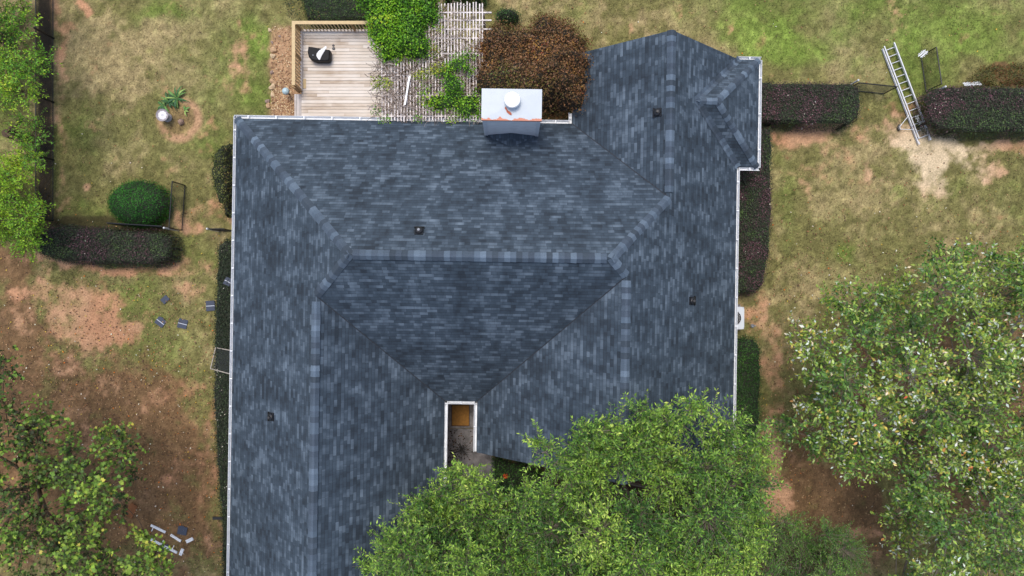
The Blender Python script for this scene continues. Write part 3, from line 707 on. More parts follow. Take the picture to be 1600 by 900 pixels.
# white garden edging (plastic pickets)
def edging(cpos, L, rz, z, label, tilt=.5):
    c = P(*cpos, z); r = empty('picket_edging', (c.x, c.y, z), label, 'edging', 'white plastic picket edgings', rz=rz)
    n = int(L/.07); T = Matrix.Rotation(tilt, 4, 'X')
    pk = MB()
    for i in range(n):
        x = (i-(n-1)/2)*.07; h = .3 if i % 2 else .24
        pk.box(T @ Vector((x, 0, 0)), (.026, .012, h), m=T)
    for zz in (-.05, .06): pk.box(T @ Vector((0, .006, zz)), (L, .012, .03), m=T)
    pk.build('pickets', M_WHITE, r)
edging((1442, 84), .42, .75, 1.15, 'white plastic picket edging hooked on the top corner of the open gate', tilt=1.0)
edging((1519, 131), .8, .06, .3, 'white plastic picket edging standing along the top of the right purple hedge', tilt=.9)
edging((1436, 190), .6, -1.15, .25, 'white plastic picket edging lying against the right rail of the ladder', tilt=1.0)

# ladder
def ladder():
    A, B = P(1383.5, 73, .1), P(1439, 220, .1); d = (B-A); L = d.length; rz = math.atan2(d.y, d.x)
    r = empty('extension_ladder', ((A+B)/2).xyz*Vector((1, 1, 0)) if False else ((A.x+B.x)/2+.12, (A.y+B.y)/2, .0), 'aluminium extension ladder lying on the lawn between the two purple hedges', 'ladder', rz=rz)
    for s_, n_ in ((-1, 'rail'), (1, 'rail')):
        m = MB(); y = s_*.27
        m.box((0, y, .12), (L, .022, .09)); m.box((0, y+s_*.012, .16), (L, .045, .014)); m.box((0, y+s_*.012, .08), (L, .045, .014))
        m.box((-.12, y-s_*.045, .215), (L-.1, .022, .08)); m.box((-.12, y-s_*.03, .25), (L-.1, .04, .012))
        m.build(n_, M_ALU, r)
    for i in range(14):
        x = -L/2+.12+i*(L-.3)/13; m = MB(); m.tube([(x, -.26, .13), (x, .26, .13)], .019, 8); m.build('rung', M_ALU, r)
    st = MB(); bx = L/2-1.12
    st.tube([(bx-.18, -.24, .18), (bx+.15, -.78, .12)], .016, 8); st.tube([(bx+.52, -.24, .18), (bx+.27, -.80, .12)], .016, 8)
    st.tube([(bx+.15, -.78, .12), (bx+.27, -.80, .12)], .016, 8)
    so_ = st.build('stabiliser_arm', M_ALU, r)
    ft = MB(); ft.tube([(bx+.06, -.74, .1), (bx+.17, -.86, .08), (bx+.31, -.84, .1)], .045, 8); ft.build('rubber_foot', M_BLACK, so_)
    for s_ in (-1, 1):
        m = MB(); m.box((L/2+.02, s_*.27, .12), (.12, .06, .12)); m.build('foot', M_ALU, r)
ladder()

# ================================================================ deck, rail, grill cover
DZ = .6
deck = empty('deck', (0, 0, 0), 'weathered grey wooden deck with a pale pine railing at the back of the house', 'deck')
def DP(px, py, z): return P(px, py, z)
a = DP(471, 47, DZ); xL, yT = a.x, a.y; yB = 6.92; xR = DP(622, 100, DZ).x
m = MB(); m.prism([(xL, yB), (xR, yB), (xR, yT), (xL, yT)], DZ-.05, DZ); m.build('floor', M_DECK, deck)
xs0 = DP(460, 100, DZ).x; yS = DP(460, 147, DZ).y
m = MB(); m.prism([(xs0, yB), (xL-.005, yB), (xL-.005, yS), (xs0, yS)], DZ-.05, DZ+.002); m.build('floor_edge', M_DECKV, deck)
m = MB()
m.prism([(xs0+.02, yB), (xL+.1, yB), (xL+.1, yS-.02), (xs0+.02, yS-.02)], .0, DZ-.055)
for x in (xL+.03, xR-.03): m.box((x, (yT+yB)/2, DZ-.16), (.05, yT-yB-.02, .2))
m.box(((xL+xR)/2, yT-.03, DZ-.16), (xR-xL-.02, .05, .2))
for x in np.linspace(xL+.1, xR-.1, 6):
    for y in (yT-.12, (yT+yB)/2): m.box((x, y, .25), (.1, .1, .58))
m.build('joists', M_GREYWOOD, deck)
rl = empty('railing', (0, 0, 0), None, None); rl.parent = deck
for k_ in ('label', 'category'): 
    if k_ in rl: del rl[k_]
bpy.data.objects.remove(rl)
yE = DP(466, 143, DZ).y; RT = DZ+1.02
m = MB(); m.bar((xL-.045, yT+.02, RT), (xL-.045, yE, RT), .14, .04); m.bar((xL-.115, yT-.04, RT), (xR*.0+DP(640,40,DZ).x, yT-.04, RT), .14, .038); m.build('top_rail', M_PINE, deck)
m = MB(); m.bar((xL+.03, yT-.1, DZ+.12), (xL+.03, yE, DZ+.12), .09, .04); m.bar((xL+.0, yT-.06, DZ+.12), (DP(640,40,DZ).x, yT-.06, DZ+.12), .09, .038); m.build('bottom_rail', M_GREYWOOD, deck)
xe = DP(640, 40, DZ).x; nb = int((xe-xL)/.15)
for i in range(nb):
    m = MB(); x = xL+.12+i*.15; m.box((x, yT-.06, DZ+.55), (.04, .04, .86)); m.build('baluster', M_PINE, deck)
nb = int((yT-yE)/.15)
for i in range(nb):
    m = MB(); y = yT-.2-i*.15; m.box((xL+.0, y, DZ+.55), (.04, .04, .86)); m.build('baluster', M_PINE, deck)
for q in ((xL-.0, yT-.05), (xL, yE+.02), (xL, (yT+yE)/2), (xe, yT-.05), ((xL+xe)/2, yT-.05)):
    m = MB(); m.box((q[0], q[1], DZ+.35), (.09, .09, 1.28)); m.build('post', M_PINED, deck)
# stair rail end going out at the lower left
m = MB(); m.box((xL-.12, yE-.02, DZ+.93), (.34, .05, .16), rz=-.6); m.box((xL-.17, yE-.02, DZ+.72), (.3, .04, .12), rz=-.6); m.box((xL-.1, yE-.03, DZ+.5), (.09, .09, 1.0), rz=-.6); m.build('stair_rail', M_PINED, deck)
m = MB(); m.prism([(xs0-.35, yB+.1), (xs0-.005, yB+.1), (xs0-.005, yS-.05), (xs0-.35, yS-.05)], 0, .3) ;
# loose plank
q = DP(476, 131, DZ); pb = MB(); pb.box((0, 0, .02), (.12, .42, .035)); o = pb.build('pine_board', M_PINE, None, origin=(0, 0, 0)); o.location = (q.x, q.y, DZ); props(o, 'short pale pine board lying on the deck beside the railing', 'board')

def grill():
    c = DP(499, 83, DZ+.5); r = empty('covered_grill', (c.x, c.y, DZ), 'low grill under a black rounded cover on the weathered deck', 'grill')
    outl = [(-.50, .30), (-.30, .28), (.02, .22), (.42, .16), (.45, .14), (.44, -.20), (.40, -.30), (.30, -.33), (-.20, -.32), (-.38, -.26), (-.48, -.14), (-.53, .05)]
    m = MB(); n = len(outl); V = []
    for sc, z in ((.93, .0), (.98, .12), (1.0, .40), (.97, .455), (.90, .475)): V += [(x*sc, y*sc, z) for x, y in outl]
    F = []
    for k in range(4): F += [(k*n+i, k*n+(i+1) % n, (k+1)*n+(i+1) % n, (k+1)*n+i) for i in range(n)]
    F.append(tuple(range(4*n, 5*n))); m.poly(V, F); m.build('cover', mat('black_vinyl', (.004, .0045, .006), .6, noise=.3, nscale=4, bump=.01, spec=.25), r)
    m = MB(); m.lathe((-.28, -.08, .476), [(.03, 0), (.025, .012), (.01, .016)], 10); m.build('badge', M_GREYR, r)
    for x, y in ((-.35, .15), (-.35, -.15), (.32, .05), (.32, -.22)):
        m = MB(); m.tube([(x, y, 0), (x, y, .3)], .02, 6); m.build('leg', M_DARK, r)
    w_ = [(.30, .30), (.26, .31), (.15, .22), (-.02, .11), (-.12, -.02), (-.13, -.10), (-.10, -.18), (-.02, -.28), (.02, -.28), (.10, -.10), (.22, .10), (.31, .24)]
    m = MB(); n = len(w_); V = [(x, y, .477) for x, y in w_] + [(x, y, .489) for x, y in w_] + [(x*.6+.03, y*.6, .505) for x, y in w_]
    F = [(i, (i+1) % n, (i+1) % n+n, i+n) for i in range(n)] + [(i+n, (i+1) % n+n, (i+1) % n+2*n, i+2*n) for i in range(n)] + [tuple(range(2*n, 3*n))]
    m.poly(V, F); o = m.build('folded_cloth', mat('white_cloth', (.8, .8, .8), .85), None, origin=(0, 0, 0)); o.location = (c.x, c.y, DZ); props(o, 'white leaf-shaped cloth lying folded on the black grill cover', 'cloth')
grill()
for (px_, py_, r_) , lb in zip([(521, 71, .055), (521.5, 76, .07)], ['small grey round pebble near the grill, the upper of two on the deck', 'larger dark grey pebble touching the corner of the black grill cover']):
    q = DP(px_, py_, DZ); m = MB(); m.lathe((0, 0, 0), [(r_*.8, 0), (r_, .02), (r_*.8, .045), (r_*.3, .055)], 12); o = m.build('pebble', mat('grey_pebble', (.12, .12, .12), .8), None, origin=(0, 0, 0)); o.location = (q.x, q.y, DZ); props(o, lb, 'stone')

# glass globe lamp on its post by the deck
q = P(447, 143, .55); r = empty('garden_globe', (q.x, q.y, 0), 'pale blue glass gazing globe on a dark stand beside the deck stair', 'garden ornament')
m = MB(); m.tube([(0, 0, 0), (0, 0, .42)], .03, 8); m.lathe((0, 0, .40), [(.05, 0), (.11, .05), (.10, .07)], 14); m.build('stand', M_DARK, r)
m = MB(); m.lathe((0, 0, .44), [(.16*math.sin(a), .16-.16*math.cos(a)) for a in np.linspace(.2, math.pi-.05, 12)], 20); m.build('globe', mat('pale_blue_glass', (.42, .56, .6), .12, spec=.8), r, smooth=True)

# ================================================================ pergola
PZ = 3.12
perg = empty('pergola', (0, 0, 0), 'weathered white lath pergola overgrown with vines between deck and chimney', 'pergola')
k_ = (CAMZ-PZ)/FPX
xa, xb = P(597, 0, PZ).x, P(768, 0, PZ).x; ya, yb_ = P(0, 189, PZ).y, P(0, 4, PZ).y
lm = MB(); x = xa; i = 0
random.seed(3)
while x < xb-.2 - .05:
    px_ = x/k_+800
    top_y = yb_ + random.uniform(-.05, .05)
    b_y = ya + random.uniform(-.03, .04)
    if px_ > 752: b_y = P(0, 96, PZ).y
    # broken slats where the pergola has decayed
    y = b_y
    while y < top_y:
        y2 = min(top_y, y+random.uniform(.9, 2.6)) if px_ < 700 else top_y
        lm.box((x+random.uniform(-.012, .012), (y+y2)/2, PZ), (.046, y2-y, .02))
        y = y2 + (random.uniform(.1, .5) if random.random() < .45 else .02)
    x += .127
lm.build('lath', M_LATH, perg)
for py_ in (182, 150, 118, 84, 60, 46, 32, 20):
    q = P(0, py_, PZ-.06).y; m = MB(); xe_ = xb if py_ in (46, 32, 20) else xb-.3
    if py_ in (182, 150, 118): xe_ = P(752, 0, PZ).x
    wd = .05 if py_ in (20, 32, 46, 182) else .035
    m.box(((xa+xe_)/2, q, PZ-.055), (xe_-xa, wd, .085)); m.build('crossbeam', M_LATH, perg)
for (u, v) in ((602, 178), (602, 60), (690, 178), (690, 100), (690, 20), (755, 20), (748, 110)):
    q = P(u, v, PZ); m = MB(); m.box((q.x, q.y, (PZ-.1)/2), (.1, .1, PZ-.1)); m.build('post', M_GREYWOOD, perg)
# twigs: a tangle of bare vine stems on the laths
tw = MB(); random.seed(5)
def inpoly(x, y, poly):
    x = np.asarray(x); y = np.asarray(y); ins = np.zeros(x.shape, bool); n = len(poly)
    for i in range(n):
        x1, y1 = poly[i]; x2, y2 = poly[(i+1) % n]
        c = ((y1 > y) != (y2 > y)); 
        with np.errstate(divide='ignore', invalid='ignore'):
            ins ^= c & (x < (x2-x1)*(y-y1)/(y2-y1+1e-12)+x1)
    return ins
for i in range(2100):
    u = random.uniform(592, 752); v = random.uniform(8, 182)
    if i > 1500: u = 592+160*random.random()**1.5; v = random.uniform(86, 180)
    if u > 700 and v < 60 and random.random() < .5: continue
    q = P(u, v, PZ+random.uniform(-.12, .1)); an = random.uniform(0, 6.28); pts = [q]
    L_ = random.uniform(.25, .8)
    for s_ in range(4):
        an += random.uniform(-.7, .7); pts.append(pts[-1]+Vector((math.cos(an)*L_/4, math.sin(an)*L_/4, random.uniform(-.05, .05))))
    c = random.choice([srgb(164, 150, 140), srgb(130, 114, 102), srgb(184, 172, 164), srgb(104, 88, 74)])
    tw.tube(pts, random.uniform(.006, .014), 3, col=c, cap=False)
twig_data = tw
# white board on the laths
A, B = P(640, 119, PZ+.2), P(632.5, 164, PZ+.2); m = MB(); c0 = (A+B)/2; m.bar(A-c0, B-c0, .07, .03); o = m.build('white_board', mat('bright_board', (.8, .8, .8), .5), None, origin=(0, 0, 0)); o.location = c0; o.location.z = PZ+.2; props(o, 'narrow white board lying on top of the pergola laths', 'board')

# ================================================================ shrubs by height field
def poly_sdf(x, y, poly):
    d = np.full(x.shape, 1e9); n = len(poly)
    for i in range(n):
        ax_, ay_ = poly[i]; bx_, by_ = poly[(i+1) % n]; ex, ey = bx_-ax_, by_-ay_
        t = np.clip(((x-ax_)*ex+(y-ay_)*ey)/(ex*ex+ey*ey+1e-12), 0, 1)
        d = np.minimum(d, np.hypot(x-ax_-t*ex, y-ay_-t*ey))
    return np.where(inpoly(x, y, poly), d, -d)
def ell(cx, cy, rx, ry, n=24, rag=0, ph=0):
    return [(cx+rx*math.cos(2*math.pi*i/n)*(1+rag*math.sin(i*2.3+ph)), cy+ry*math.sin(2*math.pi*i/n)*(1+rag*math.cos(i*3.1+ph))) for i in range(n)]
def rrect(x0, y0, x1, y1, r=10, tl=1, tr=1, brr=1, bl=1):
    o = []
    for (cx, cy, a0, on) in ((x0, y0, 180, tl), (x1, y0, 270, tr), (x1, y1, 0, brr), (x0, y1, 90, bl)):
        rr = r*on; ccx = cx+(rr if cx == x0 else -rr); ccy = cy+(rr if cy == y0 else -rr)
        for k in range(5):
            an = math.radians(a0+k*22.5); o.append((ccx+rr*math.cos(an), ccy+rr*math.sin(an)))
    return o
def shrub(name, label, cat, poly_px, H, r, pal, Lf=(.045, .085), Wf=(.6,), dens=1100, lump=.05, ls=.35, base=0, m=None, group=None, core=(.018, .022, .012), mask=None, fray=.05, wob=.12, clump_s=.8, nrnd=.6, stem=True, trunkpt=None):
    zz = base+H*(.3 if base > 2 else .85 if r < .4 else .35)
    poly = [tuple(P(u, v, zz)[:2]) for u, v in poly_px]
    xs = [q[0] for q in poly]; ys = [q[1] for q in poly]; x0, x1, y0, y1 = min(xs), max(xs), min(ys), max(ys); A = (x1-x0)*(y1-y0)
    seed = abs(hash(label)) % 1000 if False else int(sum(map(ord, label)) % 997)
    def hf(x, y):
        d = poly_sdf(x, y, poly) + (fbm(x, y, .5, seed, 3)-.5)*2*wob
        q = np.clip(d/r, 0, 1)
        h = H*np.sqrt(np.maximum(0, 1-(1-q)**2)) + (fbm(x, y, ls, seed+5, 3)-.5)*2*lump*np.clip(d/.1, 0, 1)
        return d, h
    cx, cy = (x0+x1)/2, (y0+y1)/2
    root = empty(name, (cx, cy, 0), label, cat, group)
    n = int(A*dens); x = rng.uniform(x0-.1, x1+.1, n); y = rng.uniform(y0-.1, y1+.1, n); d, h = hf(x, y)
    k = d > 0
    if mask is not None: k &= mask(x, y)
    x, y, d, h = x[k], y[k], d[k], h[k]
    # side leaves
    ns = int(n*.35); sx = rng.uniform(x0-.1, x1+.1, ns*4); sy = rng.uniform(y0-.1, y1+.1, ns*4); sd, sh = hf(sx, sy); kk = (sd > 0) & (sd < .14)
    if mask is not None: kk &= mask(sx, sy)
    sx, sy, sh, sd = sx[kk][:ns], sy[kk][:ns], sh[kk][:ns], sd[kk][:ns]
    z = np.concatenate([h-rng.random(len(h))**2*.10, sh*rng.random(len(sh))]); x = np.concatenate([x, sx]); y = np.concatenate([y, sy]); n = len(x)
    e = .03; fj = rng.normal(0, fray, (3, n)); x = x+fj[0]; y = y+fj[1]; z = z+fj[2]
    dx = (hf(x+e, y)[1]-hf(x-e, y)[1])/(2*e); dy = (hf(x, y+e)[1]-hf(x, y-e)[1])/(2*e)
    nr = unit(np.stack([-np.clip(dx, -3, 3), -np.clip(dy, -3, 3), np.ones(n)], -1) + rng.normal(0, nrnd, (n, 3)))
    ax_ = np.cross(nr, rng.normal(0, 1, (n, 3))) + nr*.35
    Ls = rng.uniform(*Lf, n); 
    cl = fbm(x, y, clump_s, seed+3, 3); cl = np.clip((cl-.5)*2.6+.5, 0, 1)
    col = pick(n, pal, clump=cl)
    leaf_mesh('foliage', np.stack([x, y, z+base], -1), ax_, nr, Ls, Ls*Wf[0], col, m or M_LEAFM, root, origin=(cx, cy, 0))
    # solid dark core under the leaves that blocks the view through
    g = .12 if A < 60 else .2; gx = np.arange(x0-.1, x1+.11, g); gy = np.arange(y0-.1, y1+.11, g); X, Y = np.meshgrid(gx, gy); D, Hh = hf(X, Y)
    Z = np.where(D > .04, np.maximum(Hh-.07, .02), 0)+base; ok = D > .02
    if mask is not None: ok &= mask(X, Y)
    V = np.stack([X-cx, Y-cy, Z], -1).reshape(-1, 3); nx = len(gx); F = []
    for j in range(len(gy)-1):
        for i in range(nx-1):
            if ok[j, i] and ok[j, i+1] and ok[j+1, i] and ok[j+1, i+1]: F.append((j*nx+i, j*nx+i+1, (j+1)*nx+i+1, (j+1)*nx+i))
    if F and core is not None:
        me = bpy.data.meshes.new('leaf_core'); me.from_pydata(V.tolist(), [], F)
        link('leaf_core', me, mat('inner_'+name, core, .9, noise=.4, nscale=9), root)
    if base > 0.3 and trunkpt is not None:
        t_ = MB(); q = P(*trunkpt, 0); q = Vector((q.x-cx, q.y-cy, 0)); t_.tube([q, q+Vector((.05, .03, base*.5)), q+Vector((-.03, .05, base+.1))], [.08, .06, .05], 8); t_.build('trunk', M_BARKD, root)
    return root

PURPLE = [(2, (88, 112, 58)), (3, (66, 84, 52)), (3, (60, 66, 50)), (2.5, (78, 60, 60)), (2.5, (104, 72, 80)), (1.2, (130, 92, 100)), (.07, (200, 200, 180))]
DKGREEN = [(2, (76, 116, 46)), (3, (56, 92, 38)), (3, (42, 70, 32)), (.06, (190, 190, 140))]
BOX = [(2, (62, 130, 38)), (3, (44, 106, 28)), (3, (34, 84, 22)), (.07, (220, 210, 140))]
HG = 'clipped purple-leaved hedges'
shrub('hedge', 'long clipped dark purple hedge on the left lawn below the round bush', 'hedge', [(54,372),(60,358),(90,350),(180,356),(255,360),(270,368),(274,386),(266,408),(240,417),(160,416),(90,408),(62,402),(54,392)], 1.15, .3, PURPLE, group=HG, lump=.08, wob=.08)
shrub('hedge', 'short clipped purple hedge between the house corner and the ladder', 'hedge', [(1165,126),(1250,126),(1330,128),(1345,134),(1347,160),(1344,184),(1328,197),(1280,198),(1200,194),(1165,192)], 1.2, .2, PURPLE, group=HG, lump=.05, wob=.07)
shrub('hedge', 'clipped purple hedge at the right edge of the photo beyond the gate', 'hedge', [(1443,172),(1447,150),(1462,135),(1500,132),(1640,136),(1640,210),(1500,211),(1462,205),(1446,192)], 1.2, .2, PURPLE, group=HG, lump=.05, wob=.07)
shrub('hedge', 'tall dark purple-green hedge down the right wall, above the air conditioner', 'hedge', [(1130,200),(1208,198),(1208,330),(1204,400),(1196,445),(1178,460),(1130,462)], 1.2, .2, PURPLE, group=HG, lump=.05, wob=.07)
shrub('hedge', 'narrow green hedge below the air conditioner on the right wall', 'hedge', [(1125,528),(1180,528),(1190,536),(1191,600),(1190,660),(1186,700),(1125,700)], 1.1, .22, DKGREEN, lump=.04)
shrub('hedge', 'long narrow dark green hedge along the left wall of the house', 'hedge', [(372,374),(348,372),(337,382),(333,470),(330,600),(332,700),(339,780),(343,860),(346,930),(372,930)], 1.1, .3, [(3, (50, 64, 42)), (3, (38, 50, 34)), (1.5, (74, 90, 60)), (1, (66, 58, 58)), (.12, (190, 190, 170))], lump=.07, wob=.08)
shrub('round_bush', 'clipped glossy dark green oval bush beside the left gate', 'bush', ell(217, 318, 49, 38), 1.35, 1.1, BOX, Lf=(.035, .06), lump=.03, wob=.03, dens=1900)
shrub('bush', 'loose olive green bush against the left wall near the roof corner', 'bush', [(375,222),(350,226),(338,240),(334,262),(338,290),(344,318),(355,338),(375,345)], 1.5, .5, [(3, (104, 112, 56)), (3, (72, 84, 42)), (2, (124, 126, 66)), (1, (140, 116, 74))], Lf=(.05, .08), lump=.18, wob=.18, dens=900)
shrub('round_bush', 'small round dark green bush at the end of the pergola beams', 'bush', ell(792, 28, 21, 15), 1.0, .5, DKGREEN, lump=.03, wob=.02)
shrub('bush', 'low wide green bush behind the deck railing', 'bush', [(468,-20),(470,14),(476,32),(520,36),(570,36),(600,20),(600,-20)], .9, .3, [(3, (62, 92, 44)), (3, (46, 72, 34)), (2, (88, 112, 52)), (.4, (120, 96, 60))], Lf=(.04, .06), lump=.1, wob=.1)
shrub('rose_bush', 'thin rose bush with a pink bloom at the far corner of the deck', 'bush', [(448,-12),(446,14),(452,30),(464,34),(474,24),(476,2),(470,-14)], 1.0, .4, [(3, (70, 88, 56)), (3, (50, 66, 44)), (1, (120, 84, 84)), (.25, (200, 90, 120))], Lf=(.05, .08), lump=.2, wob=.2, dens=500, core=None)
shrub('bush', 'low dark shrub strip beyond the far end of the pergola', 'bush', [(690,-20),(690,0),(720,3),(760,4),(764,-20)], .8, .25, DKGREEN, lump=.08, wob=.1)
shrub('bush', 'tangled low brown and green undergrowth behind the right hedge at the photo edge', 'bush', [(1520,128),(1525,112),(1550,104),(1590,100),(1640,98),(1640,134),(1580,132)], .5, .25, [(3, (110, 84, 44)), (3, (86, 88, 44)), (2, (72, 62, 36)), (1, (130, 80, 44)), (1, (62, 78, 40))], Lf=(.06, .1), lump=.22, wob=.2, dens=700, core=None)
BROWN = [(.8, (88, 104, 46)), (2.0, (110, 104, 50)), (3, (104, 84, 50)), (3, (118, 84, 58)), (2.2, (136, 98, 60)), (1.3, (164, 122, 58)), (.25, (166, 84, 54))]
shrub('russet_tree', 'round russet brown small tree beside the chimney', 'tree', [(742,92),(752,68),(768,50),(800,42),(822,46),(842,24),(868,30),(900,34),(918,58),(922,90),(918,120),(922,150),(914,172),(900,182),(880,180),(800,184),(760,180),(742,150),(737,120)], 2.3, 1.6, BROWN, Lf=(.06, .11), dens=1300, lump=.85, ls=.9, base=2.1, core=(.03, .022, .012), fray=.13, wob=.3, nrnd=.8, m=M_LEAF, trunkpt=(826, 140), clump_s=1.3)
shrub('bush', 'orange tinted bush crown leaning over the end of the pergola', 'bush', ell(768, 76, 24, 17, rag=.1), .8, .5, [(3, (150, 96, 50)), (3, (130, 80, 44)), (2, (166, 116, 60)), (1, (110, 84, 44))], Lf=(.06, .1), dens=1000, lump=.2, base=2.7, wob=.1, core=(.05, .025, .01), m=M_LEAF, trunkpt=(768, 100))
VINE = [(2, (178, 196, 50)), (4, (134, 180, 40)), (4, (100, 152, 32)), (2.5, (72, 122, 28)), (1.5, (52, 94, 26))]
VG = 'vine masses on the pergola'
v1 = shrub('vine', 'bright green leafy vine heaped over the corner of the deck and pergola', 'vine', [(560,-20),(562,12),(572,24),(585,62),(596,84),(600,98),(640,96),(664,90),(672,70),(664,54),(682,40),(686,10),(684,-20)], 1.0, .55, VINE, Lf=(.07, .12), dens=1100, lump=.45, ls=.8, base=PZ-.35, core=(.02, .045, .008), fray=.09, wob=.25, nrnd=.8, m=M_LEAF, group=VG, clump_s=1.0)
tb_ = MB(); 
for (u, v) in ((612, 40), (640, 60)):
    q = P(u, v, 0)-v1.location; tb_.tube([q, q+Vector((.08, -.1, 1.2)), q+Vector((-.05, .06, 2.3)), q+Vector((0, 0, PZ))], [.06, .05, .04, .03], 8)
tb_.build('stem', M_BARKD, v1)
stems = twig_data.build('stems', M_VINEWOOD, v1); stems.location = -v1.location
shrub('vine', 'green vine patch climbing the pergola just left of the chimney', 'vine', [(655,150),(662,136),(680,130),(692,112),(710,98),(730,84),(745,90),(748,110),(752,150),(752,178),(735,186),(715,176),(690,180),(672,172)], .55, .35, VINE, Lf=(.06, .11), dens=800, lump=.3, ls=.5, base=PZ-.1, core=(.02, .045, .008), fray=.1, wob=.35, nrnd=.8, m=M_LEAF, group=VG, mask=lambda x, y: fbm(x, y, .8, 333, 3) > .36, trunkpt=(735, 130))
YV = [(3, (190, 196, 50)), (3, (150, 172, 44)), (2, (92, 124, 34)), (1, (170, 150, 60))]
for (u, v, a_, b_, lb) in [(598, 130, 16, 12, 'yellow green vine tuft at the deck end of the pergola'), (690, 108, 22, 9, 'yellow vine tuft in the middle of the pergola'), (660, 118, 14, 8, 'yellow vine tuft beside the top of the white board'),
    (586, 174, 8, 6, 'tiny vine tuft hanging at the gutter by the deck'), (688, 45, 12, 4, 'thin green vine strip between the upper pergola beams'), (675, 80, 9, 10, 'light green vine tuft hanging below the large bright vine'), (655, 186, 8, 6, 'small vine tuft hanging over the roof edge below the white board'), (603, 187, 10, 5, 'small vine tuft over the gutter corner of the pergola'), (705, 187, 8, 5, 'small vine tuft over the roof edge left of the chimney')]:
    shrub('vine', lb, 'vine', ell(u, v, a_, b_, rag=.25), .2, .2, YV if v < 170 else VINE, Lf=(.05, .09), dens=700, lump=.1, ls=.3, base=PZ-.02, core=None, wob=.15, m=M_LEAF, group=VG, nrnd=.9)
shrub('bush', 'dark green bush in front of the porch under the big green tree', 'bush', [(768,712),(790,716),(830,730),(860,745),(850,775),(820,790),(790,780),(770,750)], 1.0, .35, DKGREEN, Lf=(.05, .08), dens=1000, lump=.15, wob=.1)
fb = P(790, 743, 1.05); fm = MB()
for i in range(14):
    an = random.uniform(0, 6.28); fm.poly([(0, 0, 0), (.12*math.cos(an), .12*math.sin(an), .05), (.1*math.cos(an+.5), .1*math.sin(an+.5), .09)], [(0, 1, 2)])
fm.tube([(0, 0, -.6), (0, 0, .02)], .01, 5)
o = fm.build('orange_flower', mat('orange_petals', (.7, .12, .03), .5), None, origin=(0, 0, 0)); o.location = (fb.x, fb.y, 1.08); props(o, 'orange flower standing out of the dark bush by the porch', 'flower')

